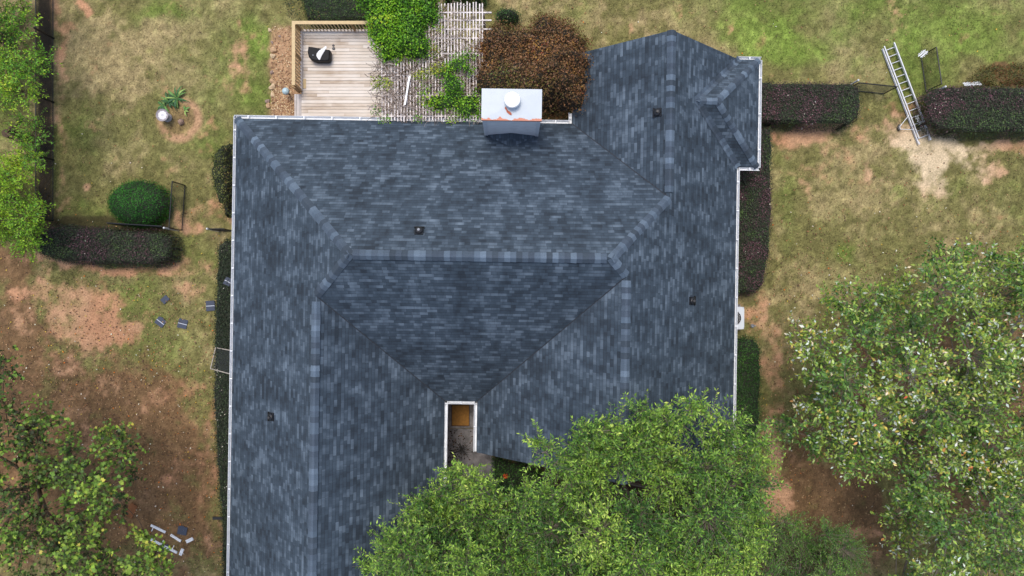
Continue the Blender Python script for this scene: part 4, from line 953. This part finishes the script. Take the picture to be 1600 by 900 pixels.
# ================================================================ trees
def seroof(x, y):
    z = np.where(x > 3.94, EZ+S*(9.15-x), EZ+S*(x+1.27)); return np.where((y > -6.9) & (x > -1.5) & (x < 9.4), z, np.where((x < -2.5) & (x > -11.4), EZ+S*np.minimum(-2.58-x, x+11.3), 0))
def tree(name, label, poly_px, ztop, zedge, trunk_px, pal, nlobes, lobe_r, shoots, leaves, Lf, Wf, m, bark, shape='rh', shoot_len=(.35, .8), group=None, over_roof=False, thin=None, bare=.0, clump=1.6, pend=.25, seed=0, extra=(), relief=(1.7, 4.2, .2), sep=(.80, .66)):
    rs_ = np.random.default_rng(seed+100); cpx = np.mean([q[0] for q in poly_px]); cpy = np.mean([q[1] for q in poly_px])
    us = [q[0] for q in poly_px]; vs = [q[1] for q in poly_px]
    R = P(*trunk_px, 0); root = empty(name, (R.x, R.y, 0), label, 'tree', group)
    lobes = []; tries = 0; lobe_n = {}
    inset = lobe_r*45*.55
    nbig = None
    while len(lobes) < nlobes and tries < 7000:
        tries += 1
        u, v = rs_.uniform(min(us), max(us)), rs_.uniform(min(vs), max(vs))
        dd = float(poly_sdf(np.array([u]), np.array([v]), poly_px)[0])
        if dd < inset*.55: continue
        if thin is not None and rs_.random() > thin(u, v): continue
        f = min(1, dd/ (inset*3.2)); z = zedge + (ztop-zedge)*f**.7 + rs_.uniform(-1.3, .5)*(.3+f)
        if nbig is None and (tries > 2600 or len(lobes) >= nlobes*.55): nbig = len(lobes)
        big = nbig is None
        r = lobe_r*(rs_.uniform(1.05, 1.75) if big and dd > inset*1.1 else rs_.uniform(.5, .95))
        if not big: z -= rs_.uniform(1.5, 2.6); r = lobe_r*rs_.uniform(.8, 1.2)
        nzv = float(vn(np.array(u/44.), np.array(v/44.), relief[0], seed+40)*.75+vn(np.array(u/44.), np.array(v/44.), relief[0]*.45, seed+41)*.25); z += (nzv-.5)*relief[1]*(.35+.65*f)
        q = P(u, v, z)
        if any((q-o_).length < (sep[0] if big else .42)*(r+r2) for o_, r2 in lobes): continue
        if any(math.hypot(q.x-o_.x, q.y-o_.y) < (sep[1] if big else .24)*(r+r2) for o_, r2 in lobes): continue
        if over_roof:
            rz_ = float(seroof(np.array(q.x), np.array(q.y)))
            if rz_ > 0 and z < rz_+r*.6+.2: z = rz_+r*.6+.3; q = P(u, v, z)
        lobes.append((q, r)); lobe_n[len(lobes)-1] = nzv
    for u, v, z, r in extra:
        q = P(u, v, z)
        if over_roof:
            z = max(z, float(seroof(np.array(q.x), np.array(q.y)))+.5); q = P(u, v, z)
        lobes.append((q, r))
    print(name, 'big', nbig, 'all', len(lobes))
    # limbs
    tk = MB(); cen = sum((q for q, _ in lobes), Vector())/len(lobes); fork = Vector((R.x+.15*(cen.x-R.x), R.y+.15*(cen.y-R.y), 1.9))
    hubs = []
    order = sorted(range(len(lobes)), key=lambda i: (lobes[i][0]-cen).length)
    tk.tube([Vector((R.x, R.y, -.1))-R, Vector((R.x, R.y, .25))-R, fork-R], [.30, .2, .17], 10)
    tk.build('trunk', bark, root)
    lb_ = MB(); nodes = [(fork, .12)]
    P0, AX, NR, CL, SZ = [], [], [], [], []
    for i in order:
        q, r = lobes[i]
        best = min(nodes, key=lambda nd: (nd[0]-q).length + (nd[0]-fork).length*.55 + (100 if nd[0].z > q.z+.3 else 0))
        a0 = best[0]; mid = a0.lerp(q, .5)+Vector((rs_.normal(0, .15), rs_.normal(0, .15), rs_.uniform(.0, .25)))
        if over_roof:
            for _ in range(3):
                z_ = float(seroof(np.array(mid.x), np.array(mid.y)))
                if z_ > 0 and mid.z < z_+.2: mid.z = z_+.3
        rad = max(.018, best[1]*.62)
        tip = q + (q-mid).normalized()*r*.35
        lb_.tube([a0-R, mid-R, q-R, tip-R], [rad, rad*.8, rad*.55, rad*.2], 5)
        nodes.append((mid, rad*.8)); nodes.append((q, rad*.6))
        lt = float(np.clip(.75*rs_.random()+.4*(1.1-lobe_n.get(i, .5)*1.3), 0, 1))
        ns = max(14 if r < .31 else 0, int(shoots*(r/lobe_r)**1.8))
        for s_ in range(ns):
            dv = Vector(rs_.normal(0, 1, 3)); dv.z = abs(dv.z)*.8+.05; dv.normalize()
            st = q + Vector((dv.x, dv.y, dv.z*.85))*(r*rs_.uniform(.35, 1.0)-.12)
            dr_ = (dv + Vector(rs_.normal(0, .45, 3)) + Vector((0, 0, .35))).normalized(); sl_ = rs_.uniform(*shoot_len)
            t2 = st + dr_*sl_ + Vector((0, 0, -pend*.2*sl_)); md = st.lerp(t2, .5)+Vector((0, 0, .05*sl_))
            if over_roof and float(seroof(np.array(t2.x), np.array(t2.y))) > t2.z: continue
            lb_.tube([(q.lerp(st, .3))-R, st-R, md-R, t2-R], [.008, .006, .005, .003], 3, cap=False)
            if rs_.random() < bare: continue
            nl = leaves; tt = (np.arange(nl)+rs_.random(nl))/nl
            b_ = np.array(st)[None]*(1-tt)[:, None]+np.array(t2)[None]*tt[:, None]
            sd = np.cross(np.array(dr_), rs_.normal(0, 1, (nl, 3))); sd = unit(sd)
            ax_ = sd*.85+np.array(dr_)*.55+rs_.normal(0, .15, (nl, 3)); ax_[:, 2] -= .1
            nr = unit(np.array([0, 0, 1.0])[None]+rs_.normal(0, .6, (nl, 3))+sd*.3)
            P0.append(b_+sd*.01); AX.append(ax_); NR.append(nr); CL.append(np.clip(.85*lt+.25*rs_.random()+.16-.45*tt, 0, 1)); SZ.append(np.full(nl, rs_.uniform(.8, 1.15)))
    lb_.build('limbs', bark, root)
    P0 = np.concatenate(P0); AX = np.concatenate(AX); NR = np.concatenate(NR); CL = np.concatenate(CL); SZ = np.concatenate(SZ); n = len(P0)
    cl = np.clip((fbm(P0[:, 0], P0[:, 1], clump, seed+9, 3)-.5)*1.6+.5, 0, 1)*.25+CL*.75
    L_ = rng.uniform(*Lf, n)*SZ
    leaf_mesh('crown', P0, AX, NR, L_, L_*Wf, pick(n, pal, clump=cl, ck=.66, jit=.25), m, root, shape, origin=R)
    print(name, label[:30], 'leaves', n, 'lobes', len(lobes))
    return root
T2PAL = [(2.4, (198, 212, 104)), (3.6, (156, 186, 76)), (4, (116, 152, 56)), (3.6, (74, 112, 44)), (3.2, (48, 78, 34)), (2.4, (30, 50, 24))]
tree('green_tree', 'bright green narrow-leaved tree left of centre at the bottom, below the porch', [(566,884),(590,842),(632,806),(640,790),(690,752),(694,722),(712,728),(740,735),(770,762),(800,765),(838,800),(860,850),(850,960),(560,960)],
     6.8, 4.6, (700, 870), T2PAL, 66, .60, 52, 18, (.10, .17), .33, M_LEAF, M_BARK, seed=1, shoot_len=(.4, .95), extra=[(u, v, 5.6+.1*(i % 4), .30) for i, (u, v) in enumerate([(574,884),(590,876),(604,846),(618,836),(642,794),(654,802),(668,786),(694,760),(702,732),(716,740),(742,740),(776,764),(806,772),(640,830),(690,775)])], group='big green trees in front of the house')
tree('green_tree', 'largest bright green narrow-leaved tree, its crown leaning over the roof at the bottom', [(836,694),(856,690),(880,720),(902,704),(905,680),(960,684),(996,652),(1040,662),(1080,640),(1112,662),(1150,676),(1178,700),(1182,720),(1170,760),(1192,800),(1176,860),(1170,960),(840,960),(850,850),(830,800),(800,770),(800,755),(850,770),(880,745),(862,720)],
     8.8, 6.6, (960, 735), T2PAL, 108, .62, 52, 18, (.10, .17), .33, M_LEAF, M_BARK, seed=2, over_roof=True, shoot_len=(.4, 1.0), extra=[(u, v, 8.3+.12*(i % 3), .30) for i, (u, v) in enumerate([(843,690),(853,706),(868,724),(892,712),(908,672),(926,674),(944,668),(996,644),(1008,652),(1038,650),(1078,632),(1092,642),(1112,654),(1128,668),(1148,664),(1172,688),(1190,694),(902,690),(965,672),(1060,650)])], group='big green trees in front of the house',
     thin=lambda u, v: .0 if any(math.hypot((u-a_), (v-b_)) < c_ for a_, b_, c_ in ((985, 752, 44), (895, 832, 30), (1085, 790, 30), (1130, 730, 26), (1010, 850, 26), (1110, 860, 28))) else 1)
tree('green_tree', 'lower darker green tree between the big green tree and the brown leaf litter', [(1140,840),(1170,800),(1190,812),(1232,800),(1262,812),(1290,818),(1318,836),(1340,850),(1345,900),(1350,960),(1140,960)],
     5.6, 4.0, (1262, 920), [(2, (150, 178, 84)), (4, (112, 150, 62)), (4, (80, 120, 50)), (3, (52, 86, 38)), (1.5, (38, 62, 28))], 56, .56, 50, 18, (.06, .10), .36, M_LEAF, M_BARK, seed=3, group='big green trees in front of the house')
T4PAL = [(.5, (206, 88, 54)), (1.0, (206, 142, 82)), (.9, (226, 212, 176)), (1.0, (190, 172, 78)), (.9, (204, 214, 196)), (3.4, (142, 164, 66)), (3, (96, 134, 54)), (3, (66, 102, 44)), (2.2, (46, 76, 36))]  # some leaf tones pale to whitish among green and orange
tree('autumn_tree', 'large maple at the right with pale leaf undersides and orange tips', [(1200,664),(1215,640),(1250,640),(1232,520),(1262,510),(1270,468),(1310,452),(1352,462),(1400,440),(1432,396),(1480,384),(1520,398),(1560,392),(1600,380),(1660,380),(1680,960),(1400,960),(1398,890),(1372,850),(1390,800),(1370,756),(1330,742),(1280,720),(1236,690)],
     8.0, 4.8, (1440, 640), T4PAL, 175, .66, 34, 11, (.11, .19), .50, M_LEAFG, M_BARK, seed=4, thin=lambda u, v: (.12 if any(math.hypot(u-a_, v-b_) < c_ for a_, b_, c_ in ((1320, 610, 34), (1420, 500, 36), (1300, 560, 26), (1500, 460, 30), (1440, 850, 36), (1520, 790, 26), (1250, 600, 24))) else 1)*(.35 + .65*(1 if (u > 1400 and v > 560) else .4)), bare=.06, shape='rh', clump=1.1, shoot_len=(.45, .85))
T5PAL = [(.6, (214, 136, 44)), (1.8, (178, 172, 70)), (2.6, (142, 168, 62)), (3, (104, 136, 50)), (3.2, (70, 92, 40)), (3.2, (52, 58, 34)), (1.6, (96, 74, 48))]
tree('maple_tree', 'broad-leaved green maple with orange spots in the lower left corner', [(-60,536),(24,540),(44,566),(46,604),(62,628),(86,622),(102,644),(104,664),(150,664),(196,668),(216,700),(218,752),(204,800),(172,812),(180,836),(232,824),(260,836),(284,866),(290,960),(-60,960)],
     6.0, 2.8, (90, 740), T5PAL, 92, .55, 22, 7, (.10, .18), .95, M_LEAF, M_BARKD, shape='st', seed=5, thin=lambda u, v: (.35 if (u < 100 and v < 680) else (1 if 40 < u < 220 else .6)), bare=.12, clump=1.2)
T6PAL = [(.8, (186, 156, 58)), (1.8, (172, 186, 50)), (3.0, (142, 178, 44)), (4, (98, 148, 40)), (3, (66, 112, 36)), (2, (44, 78, 32)), (.4, (170, 186, 170))]
tree('small_tree', 'yellow green sapling at the top left corner beyond the fence', [(-60,-60),(44,-60),(48,20),(60,50),(82,84),(80,112),(68,132),(62,166),(40,176),(16,160),(-60,150)], 4.4, 2.8, (20, 70), T6PAL, 44, .5, 30, 13, (.08, .14), .42, M_LEAF, M_BARKD, seed=6, group='saplings along the left fence')
tree('small_tree', 'thin low sapling between the two yellow green ones along the left fence', [(22,170),(66,180),(74,230),(60,262),(36,250),(30,200)], 2.6, 2.0, (48, 220), T6PAL, 10, .42, 20, 12, (.07, .11), .4, M_LEAF, M_BARKD, seed=7, group='saplings along the left fence')
tree('small_tree', 'bright yellow green sapling at the left edge above the long purple hedge', [(-60,262),(0,262),(36,234),(58,252),(76,292),(74,338),(60,362),(52,412),(42,412),(34,376),(-60,376)], 4.2, 2.6, (20, 310), [(2, (70, 118, 34)), (4, (106, 152, 36)), (4, (142, 178, 40)), (2, (176, 190, 52)), (.3, (200, 150, 60))], 40, .52, 32, 13, (.08, .13), .42, M_LEAF, M_BARKD, seed=8, group='saplings along the left fence')

# ================================================================ small things
# porch floor, mat and entry walk
m = MB()
q = [RI @ P(u, v, .16) for u, v in ((690, 600), (760, 600), (760, 669.5), (690, 669.5))]
pw = [(P(690, 612, .16).x, P(0, 612, .16).y), (P(760, 0, .16).x, P(0, 612, .16).y), (P(760, 0, .16).x, P(0, 669, .16).y), (P(690, 0, .16).x, P(0, 669, .16).y)]
conc = mat('stained_concrete', srgb(116, 112, 112), .9, noise=.7, nscale=3.2, bump=.01)
m.prism(pw, -.05, .16); o = m.build('porch_step', conc, None, origin=(0, 0, 0)); props(o, 'raised concrete porch slab in the narrow courtyard', kind='structure')
m = MB(); wk = [P(690, 670, .05), P(748, 670, .05), P(750, 700, .05), P(772, 716, .05), P(778, 760, .05), P(770, 800, .05), P(752, 860, .05), P(690, 860, .05)]
m.prism([(v.x, v.y) for v in wk], -.05, .05); o = m.build('walkway', conc, None); props(o, 'stained grey concrete walk leading out of the courtyard', kind='structure')
q = P(719.5, 649, .17); m = MB(); m.box((0, 0, .013), (.80, .93, .026)); 
o = m.build('doormat', mat('ochre_mat', srgb(142, 100, 44), .9, noise=.3, nscale=9, bump=.01), None, origin=(0, 0, 0)); o.location = (q.x, q.y, .16); props(o, 'ochre brown doormat on the porch slab', 'doormat')
bd = MB(); 
for s_ in (-1, 1): bd.box((s_*.39, 0, .02), (.03, .95, .028)); bd.box((0, s_*.46, .02), (.75, .03, .028))
bo = bd.build('border', mat('mat_border', (.06, .03, .012), .9), o)
dl = pick(160, [(3, (40, 30, 24)), (2, (70, 46, 30)), (1, (96, 70, 44))]); n = 160
x = np.concatenate([rng.normal(P(708, 0, 0).x, .18, 90), rng.uniform(P(705, 0, 0).x, P(742, 0, 0).x, 70)]); y = np.concatenate([rng.normal(P(0, 715, 0).y, .7, 90), rng.uniform(P(0, 745, 0).y, P(0, 672, 0).y, 70)])
a = rng.uniform(0, 6.28, n); o = leaf_mesh('walk_leaves', np.stack([x, y, np.full(n, .06)], -1), np.stack([np.cos(a), np.sin(a), np.zeros(n)], -1), unit(np.stack([rng.normal(0, .3, n), rng.normal(0, .3, n), np.ones(n)], -1)), .1, .06, dl, M_LEAFM); props(o, 'dark wet leaves lying on the courtyard walk', kind='stuff')
# a climbing bare shrub in the courtyard
q = P(722, 700, 0); r = empty('bare_shrub', (q.x, q.y, 0), 'dark leafless shrub standing on the courtyard walk', 'shrub'); m = MB(); random.seed(9)
for i in range(34):
    an = random.uniform(0, 6.28); pts = [Vector((0, 0, 0)), Vector((0, 0, .3))]
    for s_ in range(4):
        an += random.uniform(-.5, .5); pts.append(pts[-1]+Vector((math.cos(an)*.13, math.sin(an)*.15, .12)))
    m.tube(pts, [.014, .012, .01, .008, .006, .004], 4, cap=False)
m.build('twigs', mat('dark_twigs', (.03, .028, .025), .9), r)

# air conditioner
q = P(1146, 497, .85); r = empty('air_conditioner', (q.x, q.y, 0), 'grey metal air conditioner with a round black fan grille beside the right wall', 'air conditioner')
m = MB(); 
for sx_ in (-1, 1): m.box((sx_*.45, 0, .43), (.03, .96, .8))
for sy_ in (-1, 1): m.box((0, sy_*.47, .43), (.88, .025, .8))
m.build('casing', mat('ac_grey', (.55, .58, .62), .5), r)
m = MB(); nseg = 28; V = []; F = []
for k in range(nseg):
    an = 2*math.pi*k/nseg; ca, sa = math.cos(an), math.sin(an); mx_ = max(abs(ca), abs(sa)); V += [(ca*.34, sa*.34, .85), (ca*.47/mx_, sa*.485/mx_, .85)]
for k in range(nseg): k2 = (k+1) % nseg; F.append((2*k, 2*k2, 2*k2+1, 2*k+1))
m.poly(V, F); m.build('top_panel', mat('ac_top', (.60, .64, .68), .45), r)
m = MB(); m.lathe((0, 0, .66), [(.02, 0), (.345, 0), (.345, .18), (.33, .19), (.33, .02), (.05, .02)], 28); fan = m.build('fan_well', M_BLACK, r)
m = MB(); m.lathe((0, 0, .86), [(.13, -.03), (.13, 0), (.10, .02), (.02, .025)], 20)
for k in range(16): an = math.pi*k/8; m.tube([(0, 0, .855), (math.cos(an)*.35, math.sin(an)*.35, .852)], .004, 4)
for rr in (.2, .27, .33): m.tube([(rr*math.cos(t), rr*math.sin(t), .855) for t in np.linspace(0, 2*math.pi, 25)], .004, 4, cap=False)
m.build('grille', mat('grille_grey', (.5, .5, .5), .5), r)
m = MB(); m.box((0, 0, .01), (1.1, 1.15, .1)); m.build('pad', conc, r)
q = P(1175, 509, 0); m = MB(); m.lathe((0, 0, 0), [(.075, -.05), (.075, .10), (.06, .11), (.055, .105), (.05, .06), (.03, .05)], 16); m.lathe((.13, 0, 0), [(.03, -.05), (.03, .05), (.015, .06)], 10)
o = m.build('drain_pipe', M_GREYR, None, origin=(0, 0, 0)); o.location = (q.x, q.y, 0); props(o, 'small grey drain pipe end in the bare soil beside the air conditioner', 'pipe')

# bird bath bed
q = P(254, 180, .5); r = empty('bird_bath', (q.x, q.y, 0), 'pale round pedestal bird bath with a scalloped pattern in the clay ring', 'bird bath')
m = MB(); m.lathe((0, 0, 0), [(.2, 0), (.2, .05), (.12, .1), (.08, .3), (.1, .4), (.13, .44)], 18); m.build('pedestal', mat('grey_concrete', (.32, .29, .27), .9, noise=.2, nscale=9), r)
m = MB(); m.lathe((0, 0, .44), [(.1, 0), (.24, .05), (.28, .10), (.275, .11), (.25, .09), (.2, .065), (.02, .055)], 26); bw_ = m.build('bowl', mat('bowl_grey', (.30, .27, .28), .8, noise=.2, nscale=12), r)
m = MB(); 
for k in range(9):
    an = 2*math.pi*k/9; m.lathe((.125*math.cos(an), .125*math.sin(an), .502), [(.075, -.03), (.07, .012), (.03, .016)], 12)
m.lathe((0, 0, .5), [(.13, -.02), (.13, .017), (.05, .018)], 18); m.build('petal_rim', mat('bowl_white', (.68, .66, .66), .7), bw_)
m = MB(); m.lathe((0, 0, .512), [(.045, 0), (.045, .012), (.03, .012), (.03, .004)], 16); m.build('centre_ring', mat('ring_grey', (.35, .36, .4), .7), bw_)
# strap leaf plants
def strap(px_, py_, n, L_, label, seed):
    random.seed(seed); q = P(px_, py_, .1); r = empty('strap_leaf_plant', (q.x, q.y, 0), label, 'plant', 'strap-leaved plants in the clay ring'); m = MB()
    for i in range(n):
        an = random.uniform(0, 6.28); l = L_*random.uniform(.6, 1.15); w_ = random.uniform(.03, .05); d = Vector((math.cos(an), math.sin(an), 0)); s_ = Vector((-d.y, d.x, 0)); V = []
        c = random.choice([srgb(66, 108, 60), srgb(104, 146, 76), srgb(150, 176, 96), srgb(54, 92, 56)])
        for t in np.linspace(0, 1, 7):
            pnt = d*(l*t) + Vector((0, 0, .03+1.3*l*t*(1-t)*.9)); ww = w_*(math.sin(math.pi*(t*.85+.12)))*.9; V += [pnt+s_*ww+Vector((0, 0, .01)), pnt, pnt-s_*ww+Vector((0, 0, .01))]
        F = []
        for k in range(6): F += [(3*k, 3*k+1, 3*k+4, 3*k+3), (3*k+1, 3*k+2, 3*k+5, 3*k+4)]
        m.poly(V, F, c)
    m.build('leaves', M_LEAF, r)
    m = MB(); m.lathe((0, 0, -.03), [(.05, 0), (.06, .05), (.03, .1)], 8, col=srgb(80, 90, 50)); m.build('crown_base', M_TINT, r)
strap(276, 153, 26, .55, 'largest strap-leaved plant at the top of the clay ring', 1); strap(264, 158, 18, .42, 'middle strap-leaved plant above the bird bath', 2); strap(256, 165, 16, .34, 'smallest strap-leaved plant touching the bird bath', 3); strap(288, 172, 7, .3, 'sparse strap-leaved plant on the right of the clay ring', 4)
def rock(name, c, r3, col, label, cat='stone', group=None, seed=0, kind=None):
    random.seed(seed); bm = bmesh.new(); bmesh.ops.create_icosphere(bm, subdivisions=2, radius=1)
    for v in bm.verts:
        f = 1+.22*math.sin(v.co.x*3+seed)+.15*math.sin(v.co.y*4+seed*2)+random.uniform(-.07, .07); v.co = Vector((v.co.x*r3[0], v.co.y*r3[1], v.co.z*r3[2]))*f
    me = bpy.data.meshes.new(name); bm.to_mesh(me); bm.free(); ca = me.color_attributes.new('tint', 'FLOAT_COLOR', 'POINT')
    ca.data.foreach_set('color', np.tile(np.array([*col, 1], np.float32), len(me.vertices))); o = link(name, me, M_STONE); o.location = (c.x, c.y, r3[2]*.45); o.rotation_euler = (0, 0, seed*1.3); return props(o, label, cat, group)
rock('stone', P(282, 191, .1), (.17, .14, .14), srgb(150, 124, 108), 'rounded brown stone inside the clay ring right of the bird bath', seed=1)
for i, (u, v, s_) in enumerate([(421, 47, .09), (425, 66, .07), (427, 78, .15), (426, 88, .12), (425, 113, .1), (427, 128, .16), (426, 136, .15), (418, 158, .11), (419, 165, .12), (426, 148, .1), (437, 56, .07), (452, 60, .06)]):
    rock('edging_stone', P(u, v, .05), (s_*.9, s_, s_*.7), [srgb(196, 172, 138), srgb(150, 128, 116), srgb(178, 146, 112)][i % 3], ('%s stone from the top in the edging row beside the deck gravel bed' % ['first', 'second', 'third', 'fourth', 'fifth', 'seventh', 'eighth', 'tenth', 'lowest', 'ninth', 'right-hand upper', 'small right-hand'][i]), group='edging stones beside the deck', seed=i+3)
# gravel in the bed
n = 2600; u = rng.uniform(424, 470, n); v = rng.uniform(40, 182, n); k = rng.random(n) < (.25+.75*sm(90, 160, v)); u, v = u[k], v[k]; n = len(u)
gm_v = []; gm = MB(); random.seed(2)
for a_, b_ in zip(u, v):
    q = P(a_, b_, 0); s_ = random.uniform(.015, .05); an = random.uniform(0, 1.5); c = random.choice([srgb(190, 160, 120), srgb(210, 188, 152), srgb(160, 126, 96), srgb(140, 106, 82)])
    pts = [(q.x+s_*random.uniform(.7, 1.2)*math.cos(an+t*1.257), q.y+s_*random.uniform(.7, 1.2)*math.sin(an+t*1.257), .0) for t in range(5)]+[(q.x+s_*.5*math.cos(an+t*1.257), q.y+s_*.5*math.sin(an+t*1.257), s_*.9) for t in range(5)]
    gm.poly(pts, [(i, (i+1) % 5, (i+1) % 5+5, i+5) for i in range(5)]+[(5, 6, 7, 8, 9)], c)
o = gm.build('gravel', M_STONE); props(o, 'tan gravel and chips in the bed left of the deck', kind='stuff')

# shingle offcuts
def offcut(px_, py_, w_, h_, rz, z, label, with_strip=True, corner=False):
    q = P(px_, py_, z); o = MB(); out = [(-w_/2, -h_/2), (w_/2, -h_/2), (w_/2, h_/2), (w_*.1, h_/2), (w_*.08, h_*.6), (-w_*.2, h_*.56), (-w_/2, h_*.42)] if corner else [(-w_/2, -h_/2), (w_/2, -h_*.46), (w_*.48, h_/2), (-w_/2, h_/2)]
    o.prism(out, 0, .02, (.040, .052, .082)); a_ = o.build('shingle_offcut', M_TINT, None, origin=(0, 0, 0)); a_.location = (q.x, q.y, z); a_.rotation_euler = (0, 0, rz); props(a_, label, 'shingle piece', 'roof shingle offcuts on the ground')
    if with_strip:
        s_ = MB(); s_.box((0, 0, .022), (w_*.95, .022, .006)); s_.build('pale_strip', mat('strip_white', (.6, .64, .7), .3), a_)  # pale strip across the offcut
offcut(258, 468, .34, .27, .75, .03, 'small plain rectangular shingle offcut, topmost of the three on the left lawn', with_strip=False)
offcut(251, 503, .42, .36, -.65, .03, 'notched shingle offcut with thin pale strip, lower left of three on the lawn', corner=True)
offcut(285.5, 506, .42, .42, -.25, .03, 'square shingle offcut with a bright white strip, right of the three on the left lawn')
offcut(329, 478, .40, .46, .05, .05, 'shingle offcut lying at the edge of the left wall hedge')
offcut(356, 440, .30, .34, -.5, 1.12, 'pale shingle offcut lying on top of the left wall hedge', with_strip=True)
offcut(285, 829, .42, .36, -.2, .03, 'shingle offcut beside the broken white frame in the leaf litter', with_strip=False, corner=True)
offcut(258, 858, .42, .34, .4, .03, 'dark shingle offcut partly under the maple leaves below the broken white frame', with_strip=False)
# window screen leaning by the wall hedge
q = [P(337, 543, 1.0), P(368, 549, 1.5), P(366, 586, 1.5), P(329, 576, 1.0)]; c0 = sum(q, Vector())/4
r = empty('window_screen', (c0.x, c0.y, 0), 'pale framed insect screen panel resting on the left wall hedge', 'screen'); c0.z = 0
m = MB(); 
for i in range(4): m.bar(q[i]-c0, q[(i+1) % 4]-c0, .035, .03)
m.build('frame', mat('cream_frame', (.36, .32, .27), .6), r)
m = MB(); m.poly([v-c0-Vector((0, 0, .01)) for v in q], [(0, 1, 2, 3)]); mm = mat('insect_mesh', (.03, .035, .03), .7)
nt = mm.node_tree; tr = nt.nodes.new('ShaderNodeBsdfTransparent'); ms = nt.nodes.new('ShaderNodeMixShader'); ms.inputs[0].default_value = .45; nt.links.new(nt.nodes['Principled BSDF'].outputs[0], ms.inputs[2]); nt.links.new(tr.outputs[0], ms.inputs[1]); nt.links.new(ms.outputs[0], nt.nodes['Material Output'].inputs[0])
m.build('mesh', mm, r)
# black downspout end
m = MB(); m.bar((-.25, 0, .05), (.3, 0, .05), .12, .09); o = m.build('downspout_extension', M_BLACK, None, origin=(0, 0, 0)); qq = P(342, 809, 0); o.location = (qq.x, qq.y, 0); props(o, 'short black downspout extension poking from the left wall hedge', 'downspout')
# broken white frame rails
def rail_piece(name, A, B, w_, label, studs=()):
    A, B = P(*A, .08), P(*B, .08); c0 = (A+B)/2; d = B-A; rz = math.atan2(d.y, d.x); L = d.length; o = MB()
    o.box((0, w_*.28, .0), (L, w_*.36, .05)); o.box((0, -w_*.28, .0), (L, w_*.36, .05)); o.box((0, 0, -.012), (L, w_*.3, .03))
    a_ = o.build(name, M_ALU if False else M_WHITE, None, origin=(0, 0, 0)); a_.location = (c0.x, c0.y, .04); a_.rotation_euler = (0, 0, rz); props(a_, label, 'rail piece', 'white metal rail pieces in the leaf litter')
    for x, s_ in studs:
        k = MB(); k.box((x*L, s_*(w_/2+.08), 0), (.03, .18, .03)); k.build('stub', M_WHITE, a_)
rail_piece('white_rail', (235, 821), (258, 832), .11, 'upper white rail piece with a stub, its lower end touching the maple leaves', [(-.3, -1)])
rail_piece('white_rail', (266, 836), (282, 846), .11, 'short white rail piece half covered by maple leaves')
rail_piece('white_rail', (235, 843), (276, 864), .11, 'longest white rail piece, below the others in the leaf litter', [(.3, 1), (-.1, 1)])
rail_piece('white_block', (290.5, 847), (301, 842), .16, 'short white block lying right of the rail pieces')
rail_piece('white_block', (281, 868), (285, 858), .14, 'short white block standing upright-looking below the other block')
q = P(203, 797, 0); m = MB(); m.prism([(-.38, -.1), (.1, -.38), (.36, .16), (.1, .34)], 0, .05); o = m.build('wood_panel', mat('rusty_board', srgb(112, 70, 38), .9, noise=.3, nscale=6), None, origin=(0, 0, 0)); o.location = (q.x, q.y, 0); props(o, 'rust brown wooden board on the soil at the edge of the maple', 'board')
q = P(1530, 262, 0)
print('objects', len(bpy.data.objects), 'verts', sum(len(o.data.vertices) for o in bpy.data.objects if o.type == 'MESH'))
